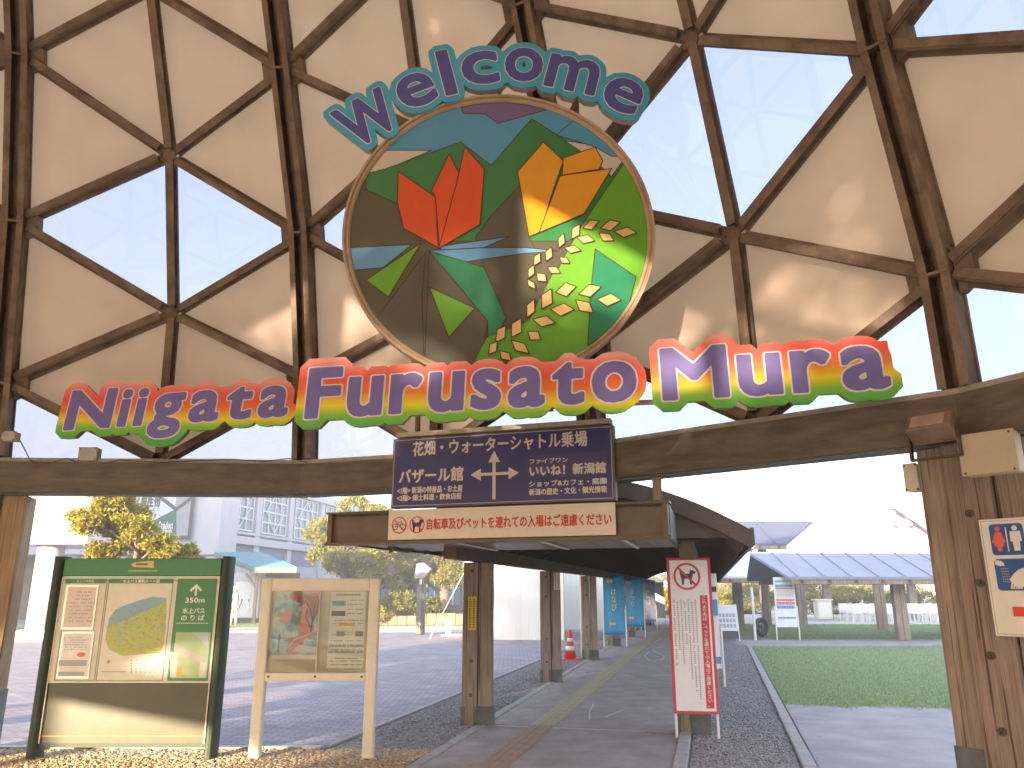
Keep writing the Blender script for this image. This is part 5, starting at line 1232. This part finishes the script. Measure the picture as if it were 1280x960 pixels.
gable_run('roofed_shelter', 'higher lilac roof with flared end above the other roofs', 7.6, 12.9, 37, 43, 3.65, 4.95, 6.6, [(8.3, 39, .35), (12.2, 38.5, .35)], mat=M('shaded_lilac_roof_sheet', (.085, .085, .13), .5, .1, 2, .05), xbr=15.4)  # darker copy of the lilac roof; its shade is put into the colour
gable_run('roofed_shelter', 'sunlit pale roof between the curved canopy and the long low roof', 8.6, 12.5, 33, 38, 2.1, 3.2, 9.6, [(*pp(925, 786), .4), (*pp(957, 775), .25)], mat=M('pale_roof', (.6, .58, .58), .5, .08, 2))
gable_run('roofed_shelter', 'farthest low roof on posts behind the lawns', 14, 34, 46, 50, 2.3, 3.1, 13.5, [(18.5, 47, .45), (23.5, 47, .45), (29, 47, .45), (14.8, 47, .45)])
t = thing('gabled_house', 'pale house with broad lilac eave high at the right', 'house', (0, 62, 0))
q0, q1 = PY(1085, 613, 60), PY(1112, 655, 62)
part_box(t, 'wall', q1.x, q1.x + 12, 0, 9, 0, q1.z + 1.2, WALL); 
O2 = Vector((0, 62, 0)); rp_ = [PY(1085, 613, 60) - O2, PY(1200, 690, 60) - O2, PY(1240, 611, 64) - O2, PY(1122, 610, 64) - O2]
b = MB(); b.prism(rp_, (0, .1, .25)); recalc(b.build('roof', ROOFB, t))
for k in range(3): part_box(t, 'bracket', q1.x + k * 1.2, q1.x + k * 1.2 + .2, -.8, -.01, q1.z - .2, q1.z + 1.0, WALL)
# white chairs in the sun
ch = thing('white_chair', 'white plastic chair standing in the sunny far court', 'chair', (18.4, 43.2, 0), .2, 'white chairs in the far court')
part_box(ch, 'seat', -.24, .24, -.22, .22, .42, .46, WHITE, .01); part_box(ch, 'backrest', -.24, .24, .2, .24, .47, .92, WHITE, .01)
for x in (-.21, .21):
    for y in (-.19, .2): part_box(ch, 'leg', x - .02, x + .02, y - .02, y + .02, 0, .42, WHITE)
rowlab = ['left', 'right']
first = True
for r_ in range(3):
    for k in range(7):
        c = ch if first else copy_tree(ch); first = False; c.location = (18.2 + k * .78 + r_ * .2, 42.5 + r_ * 1.3, 0); c.rotation_euler = (0, 0, random.uniform(-.4, .4) + 3.0)
        c['label'] = ('%s white chair in the %s row on the sunny far court' % (('leftmost', 'second', 'third', 'middle', 'third from right', 'second from right', 'rightmost')[k], ('front', 'middle', 'rear')[r_]))
# low wooden box on the far court
t = thing('drinks_cart', 'small cream booth on the far court left of the chairs', 'booth', (17.2, 44.5, 0)); part_box(t, 'cabinet', -.4, .4, -.3, .3, .1, 1.1, CREAM, .02); part_box(t, 'counter', -.5, .5, -.35, .35, 1.1, 1.16, WHITE, .01); part_box(t, 'door', -.3, .3, -.32, -.301, .2, .95, WHITE)

# loudspeaker bollard
q = G(525, 793); t = thing('speaker_post', 'dark square post carrying a tilted grey outdoor loudspeaker', 'loudspeaker', (q.x, q.y, 0), .0)
part_box(t, 'post', -.16, .04, -.13, .13, 0, 1.85, SHOE, .01); part_box(t, 'post_side', .045, .17, -.12, .12, 0, 1.84, DARK, .01)
b = MB(); b.tube([(-.04, 0, 1.85), (-.04, 0, 2.35)], .05, 10); b.build('stem', SILV, t)
b = MB(); b.prism([(-.26, -.2, 2.05), (-.2, -.2, 2.62), (.08, -.2, 2.66), (.38, -.2, 2.42), (.05, -.2, 2.06)], (0, .4, 0)); bevel(recalc(b.build('horn', M('grey_metal', (.30, .32, .35), .35, .1, 4, metal=.5), t)), .03)

# ================================================================== PERSON by the hut
def person():
    q = G(291, 783.5); P = thing('person', 'person in pale teal shirt and beige trousers wearing a light hat beside the hut', 'person', (q.x, q.y, 0), .35)
    def skin(nm, verts, edges, rad, mat, root=0, sub=2):
        me = bpy.data.meshes.new(nm); me.from_pydata(verts, edges, []); me.materials.append(mat); o = link(nm, me, P)
        m = o.modifiers.new('skin', 'SKIN'); m.use_smooth_shade = True; sv = me.skin_vertices[0].data
        for i, r_ in enumerate(rad): sv[i].radius = (r_, r_) if not isinstance(r_, tuple) else r_
        sv[root].use_root = True; s2 = o.modifiers.new('sub', 'SUBSURF'); s2.levels = sub; s2.render_levels = sub; return o
    SK = M('skin_tone', (.50, .30, .20), .6, .05, 9)
    V = [(0, 0, .92), (0, 0, 1.10), (0, -.01, 1.30), (0, 0, 1.43), (0, 0, 1.53), (0, -.02, 1.62), (0, -.02, 1.72)]
    E_ = [(i, i + 1) for i in range(6)]; Rr = [(.14, .10), (.125, .095), (.15, .10), (.08, .07), (.05, .05), (.075, .09), (.06, .08)]
    for s_ in (-1, 1):
        n0 = len(V); V += [(s_ * .18, 0, 1.40), (s_ * .24, .02, 1.14), (s_ * .22, -.10, .93), (s_ * .21, -.14, .87)]; E_ += [(3, n0), (n0, n0 + 1), (n0 + 1, n0 + 2), (n0 + 2, n0 + 3)]; Rr += [.058, .043, .032, .028]
        h0 = n0 + 3
        for f_ in range(5):
            n1 = len(V); dx = (f_ - 2) * .014; L = (.05, .06, .065, .06, .05)[f_] if f_ else .045
            V += [(s_ * .21 + dx, -.17 - (0 if f_ else -.02), .845), (s_ * .21 + dx * 1.2, -.175, .845 - L)]; E_ += [(h0, n1), (n1, n1 + 1)]; Rr += [.011, .008]
        n0 = len(V); V += [(s_ * .09, 0, .86), (s_ * .10, -.02, .48), (s_ * .11, .03, .09), (s_ * .12, -.10, .04)]; E_ += [(0, n0), (n0, n0 + 1), (n0 + 1, n0 + 2), (n0 + 2, n0 + 3)]; Rr += [.085, .055, .04, .035]
    skin('body', V, E_, Rr, SK)
    V = [(0, 0, .90), (0, 0, 1.10), (0, -.01, 1.30), (0, 0, 1.43)]; E_ = [(0, 1), (1, 2), (2, 3)]; Rr = [(.17, .125), (.155, .12), (.175, .12), (.10, .085)]
    for s_ in (-1, 1): n0 = len(V); V += [(s_ * .185, 0, 1.40), (s_ * .235, .015, 1.17)]; E_ += [(3, n0), (n0, n0 + 1)]; Rr += [.078, .065]
    skin('shirt', V, E_, Rr, M('pale_teal_shirt', (.40, .55, .54), .85, .1, 9))
    V = [(0, 0, .93)]; E_ = []; Rr = [(.165, .12)]
    for s_ in (-1, 1): n0 = len(V); V += [(s_ * .095, 0, .84), (s_ * .10, -.02, .48), (s_ * .11, .03, .13)]; E_ += [(0, n0), (n0, n0 + 1), (n0 + 1, n0 + 2)]; Rr += [.105, .08, .065]
    skin('trousers', V, E_, Rr, M('beige_trousers', (.50, .42, .33), .85, .1, 9))
    b = MB(); b.tube([(0, -.02, 1.70), (0, -.02, 1.715)], [.16, .155], 20); b.tube([(0, -.02, 1.71), (0, -.02, 1.79), (0, -.02, 1.81)], [.105, .095, .05], 16); b.build('hat', CREAM, P, True)
    for s_ in (-1, 1): b = MB(); b.box(s_ * .12 - .045, s_ * .12 + .045, -.17, .07, 0, .07); bevel(b.build('shoe', DARK, P), .02)
    b = MB(); b.box(-.14, .14, .11, .24, 1.0, 1.42); bevel(b.build('backpack', flat('dark_teal_bag', (.03, .12, .12)), P), .04)
    for s_ in (-1, 1): b = MB(); b.tube([(s_ * .10, .12, 1.40), (s_ * .11, 0, 1.52), (s_ * .10, -.15, 1.35), (s_ * .13, -.06, 1.08)], .016, 6); b.build('strap', DARK, P)
    b = MB(); b.tube([(-.03, -.045, 1.645)] * 1 + [(-.03, -.115, 1.645)], .009, 6); b.tube([(.03, -.09, 1.645), (.03, -.115, 1.645)], .009, 6); b.build('eyes', BLACK, P)
    b = MB(); b.tube([(0, -.10, 1.64), (0, -.135, 1.60)], [.01, .016], 6); b.tube([(-.1, -.02, 1.64), (-.085, -.02, 1.60)], .015, 6); b.tube([(.1, -.02, 1.64), (.085, -.02, 1.60)], .015, 6); b.build('nose_and_ears', SK, P)
    b = MB(); b.tube([(-.022, -.113, 1.57), (.022, -.113, 1.57)], .007, 6); b.build('mouth', flat('lip_tone', (.35, .12, .10)), P)
    return q
pq = person()
t = thing('umbrella', 'dark folded umbrella held by the person beside the hut', 'umbrella', (pq.x + .33, pq.y - .1, 0)); b = MB(); b.tube([(-.09, -.07, .83), (0, 0, 1.12), (.04, 0, 1.24)], [.035, .05, .02], 8); b.build('canopy', DARK, t); b = MB(); b.tube([(-.18, -.13, .55), (-.09, -.07, .83)], .008, 6); b.build('shaft', BOLT, t)

# ================================================================== TREES
LEAF = island_mat('yellow_green_leaves', [(.20, .20, .025), (.30, .27, .03), (.14, .16, .02), (.38, .31, .04)], .6, .35)
LEAF2 = island_mat('olive_leaves', [(.10, .12, .02), (.16, .165, .03), (.07, .09, .02), (.22, .19, .04)], .6, .3)
LEAF3 = island_mat('gold_leaves', [(.30, .26, .03), (.40, .33, .04), (.20, .20, .025), (.46, .36, .05)], .6, .4)
BARK = M('bark', (.20, .14, .11), .9, .3, 7, .5, 30, stretch=(3, 3, 1))
def crown(name, parent, blobs_, n, size, mat):
    V = []; tot = sum(b_[3] ** 2 for b_ in blobs_); P = []
    for (x, y, z, r_) in blobs_:
        k = int(n * r_ ** 2 / tot); sub = max(6, int(9 * r_ + 5)); cc = RNG.normal(0, 1, (sub, 3)); cc /= np.linalg.norm(cc, axis=1)[:, None]; cc *= RNG.uniform(.45, 1.0, (sub, 1)) * r_
        cc[:, 2] *= .7; idx = RNG.integers(0, sub, k); P.append(cc[idx] + RNG.normal(0, .17 * r_ ** .6, (k, 3)) * np.array([1, 1, .6]) + np.array([x, y, z]))
    P = np.vstack(P); n = len(P); a = RNG.normal(0, 1, (n, 3)); a /= np.linalg.norm(a, axis=1)[:, None]; c_ = RNG.normal(0, 1, (n, 3)); c_ -= a * (a * c_).sum(1)[:, None]; c_ /= np.linalg.norm(c_, axis=1)[:, None]
    s_ = RNG.uniform(.6, 1.3, (n, 1)) * size; q = np.stack([P - a * s_, P + c_ * s_ * .42, P + a * s_, P - c_ * s_ * .42], 1)
    me = bpy.data.meshes.new(name); me.vertices.add(n * 4); me.vertices.foreach_set('co', q.reshape(-1).astype(np.float32)); me.loops.add(n * 4); me.loops.foreach_set('vertex_index', np.arange(n * 4, dtype=np.int32)); me.polygons.add(n)
    me.polygons.foreach_set('loop_start', np.arange(0, n * 4, 4)); me.polygons.foreach_set('loop_total', np.full(n, 4)); me.materials.append(mat); me.update(calc_edges=True); return link(name, me, parent)
def tree(label, loc, blobs_, n, size, mat, trunk_r=.16, cat='tree', name='broadleaf_tree'):
    t = thing(name, label, cat, loc); top = max(b_[2] for b_ in blobs_); b = MB()
    b.tube([(0, 0, 0), (.05, 0, top * .3), (-.04, .05, top * .6), (0, 0, top * .85)], [trunk_r * 1.3, trunk_r, trunk_r * .7, trunk_r * .3], 10); b.build('trunk', BARK, t, True)
    b = MB()
    for (x, y, z, r_) in blobs_:
        zz = max(.3, z - .35 * math.hypot(x, y) - r_ * .5); b.tube([(0, 0, min(zz, top * .75)), (x * .5, y * .5, (min(zz, top * .75) + z) / 2 + .1), (x, y, z)], [trunk_r * .45, trunk_r * .3, trunk_r * .12], 6)
        for _ in range(3): b.tube([(x * .6, y * .6, z - .2), (x + random.uniform(-r_, r_) * .7, y + random.uniform(-r_, r_) * .7, z + random.uniform(-.2, r_) * .7)], [trunk_r * .15, trunk_r * .05], 5)
    b.build('limbs', BARK, t, True); crown('crown', t, blobs_, n, size, mat); return t
def at(px, py, Y): return PY(px, py, Y)
def blobset(Y, lst, ox):
    out = []
    for (px, py, rp) in lst: q = PY(px, py, Y); out.append((q.x - ox, random.uniform(-.8, .8), q.z, rp / FOC * Y))
    return out
X = PY(170, 700, 20).x; tree('yellow green tree rising behind the map board', (X, 20, 0), blobset(20, [(120, 655, 24), (150, 640, 27), (160, 675, 27), (125, 620, 22), (207, 684, 20), (155, 615, 24), (105, 640, 16), (145, 660, 24), (220, 690, 14), (132, 692, 20), (236, 693, 9), (182, 662, 20), (185, 692, 20)], X), 34000, .058, LEAF3, .09)
X = PY(430, 700, 42).x; tree('big leafy tree left of the loudspeaker post', (X, 42, 0), blobset(42, [(430, 680, 38), (470, 700, 34), (410, 665, 26), (450, 640, 34), (500, 690, 30), (425, 700, 24), (480, 660, 34), (490, 730, 20), (400, 695, 16), (440, 715, 20)], X), 34000, .10, LEAF, .2)
X = PY(555, 720, 44).x; tree('tree with pale trunk behind the nearest walkway post', (X, 44, 0), blobset(44, [(540, 700, 34), (575, 700, 26), (560, 680, 34), (520, 720, 22), (560, 725, 18), (590, 670, 30), (520, 670, 30)], X), 26000, .10, LEAF, .28)
for k, (px, py, Y, rp, lab, mt) in enumerate(((497, 752, 41, 20, 'rounded shrub left of the loudspeaker post', LEAF), (540, 760, 40, 15, 'low shrub right of the loudspeaker post', LEAF2), (478, 765, 39, 10, 'small golden shrub beside the notice board', LEAF3), (515, 735, 43, 18, 'tall dark shrub under the big tree', LEAF2))):
    q = PY(px, py, Y); r_ = rp / FOC * Y; t = thing('shrub', lab, 'shrub', (q.x, Y, 0)); b = MB()
    for _ in range(7): b.tube([(random.uniform(-.1, .1), 0, 0), (random.uniform(-r_, r_) * .6, random.uniform(-.3, .3), q.z)], [.03, .01], 5)
    b.build('stems', BARK, t); crown('foliage', t, [(0, 0, q.z, r_), (-.6 * r_, 0, q.z * .7, r_ * .7), (.6 * r_, 0, q.z * .65, r_ * .7), (0, 0, max(.2, q.z * .4), r_ * .8)], 5000, .07, mt)
t = thing('planter_wall', 'low brown stone edging in front of the shrubs', 'planter', (0, 39.0, 0))
for k in range(14): part_box(t, 'edging_block', PY(448, 780, 39).x + k * .47, PY(448, 780, 39).x + k * .47 + .455, 0, .3, 0, .42 + .12 * (k > 5) + random.uniform(-.02, .02), M('brown_stone', (.26, .17, .12), .9, .25, 5, .4, 20), .015)
t = thing('brown_house', 'brown house with pale framed windows behind the trees', 'building', (0, 58, 0)); xa, xb = PY(455, 740, 58).x, PY(640, 740, 58).x
part_box(t, 'wall', xa, xb, 0, 6, 0, 5.6, M('brown_wall', (.13, .085, .065), .8, .2, 2))
for k in range(8):
    x = xa + .6 + k * 1.35; f_ = part_box(t, 'window', x, x + .95, -.06, -.001, .6, 2.6, WG); part_box(t, 'window_frame', x + .44, x + .5, -.08, -.062, .6, 2.6, MUL).parent = t; part_box(t, 'window_post', x - .16, x - .04, -.1, -.001, .3, 2.8, MUL)
for k, (x, Y, z, lab) in enumerate(((-7.5, -26, 8.2, 'unseen tall shade tree behind the viewer at the right end of the row'), (-11.0, -24.5, 8.4, 'second unseen tall shade tree from the right behind the viewer'), (-14.3, -22.5, 6.8, 'third unseen tall shade tree from the right behind the viewer'), (-17.4, -21, 6.9, 'third unseen tall shade tree from the left behind the viewer'), (-20.6, -19.2, 8.0, 'second unseen tall shade tree from the left behind the viewer'), (-24, -17.2, 8.2, 'unseen tall shade tree behind the viewer at the left end of the row'))):  # unseen row added behind the viewer to block and dapple the low sun
    tree(lab, (x, Y, 0), [(0, 0, z + 1.2, 2.2), (-1.5, 0, z, 2.0), (1.5, .3, z, 2.0), (0, 1, z - .9, 1.7), (0, -1, z + .4, 2.0), (.8, 0, z + 2.7, 1.0)] + ([(0, 0, z - 1.9, 1.8), (1.3, 0, z - 1.6, 1.5), (-1.3, 0, z - 1.6, 1.5)] if x > -15 else [(0, 0, z - 1.3, 1.3), (1.3, 0, z - 1.1, 1.2), (-1.3, 0, z - 1.1, 1.2)]), 9000, .17, LEAF2, .2)
# background hedges and trees on the right
for k, (x, Y, h, r_, lab, mt) in enumerate(((12.5, 56, 2.2, 2.0, 'golden hedge behind the lawns at the far left of the court', LEAF3), (17, 58, 2.5, 2.2, 'yellow green bush seen through the shelter posts', LEAF), (22, 57, 2.4, 2.3, 'golden bush behind the white chairs', LEAF3), (27, 58, 2.6, 2.4, 'bright bush right of the white chairs', LEAF), (32, 57, 2.4, 2.2, 'bush at the right end of the far hedge', LEAF3), (8, 62, 3, 2.5, 'green bush beyond the end of the walkway', LEAF2))):
    t = thing('shrub', lab, 'shrub', (x, Y, 0)); b = MB()
    for _ in range(9): b.tube([(random.uniform(-.5, .5), 0, 0), (random.uniform(-r_, r_), random.uniform(-.5, .5), h * .8)], [.05, .02], 5)
    b.build('stems', BARK, t); crown('foliage', t, [(-1.6, 0, h * .5, r_ * .6), (0, 0, h * .6, r_ * .7), (1.6, 0, h * .5, r_ * .6), (-.8, 0, h * .2, r_ * .6), (.9, 0, h * .2, r_ * .6)], 6000, .12, mt)
def treeline():
    P = []; 
    for i in range(46): x = -70 + i * 4.2; P.append((x, random.uniform(-3, 3), random.uniform(1.2, 2.6), random.uniform(2.2, 3.4)))
    o = crown('far_woodland', None, P, 40000, .35, LEAF2); o.location = (0, 110, 0); stuff(o)
treeline()

for o in bpy.data.objects:
    if o.name.startswith(('small_print', 'map_print', 'print')): o['kind'] = 'stuff'
# ================================================================== THIN HAZE
hm = bpy.data.materials.new('thin_haze'); hm.use_nodes = True; hn = hm.node_tree.nodes; hn.remove(hn['Principled BSDF']); pv = hn.new('ShaderNodeVolumePrincipled')
pv.inputs['Color'].default_value = (.95, .93, .97, 1); pv.inputs['Density'].default_value = HAZE; pv.inputs['Anisotropy'].default_value = 0.0
hm.node_tree.links.new(pv.outputs[0], hn['Material Output'].inputs['Volume'])
b = MB(); b.box(-80, 80, -40, 125, -1.2, 14.5); o = recalc(b.build('haze', hm)); stuff(o)
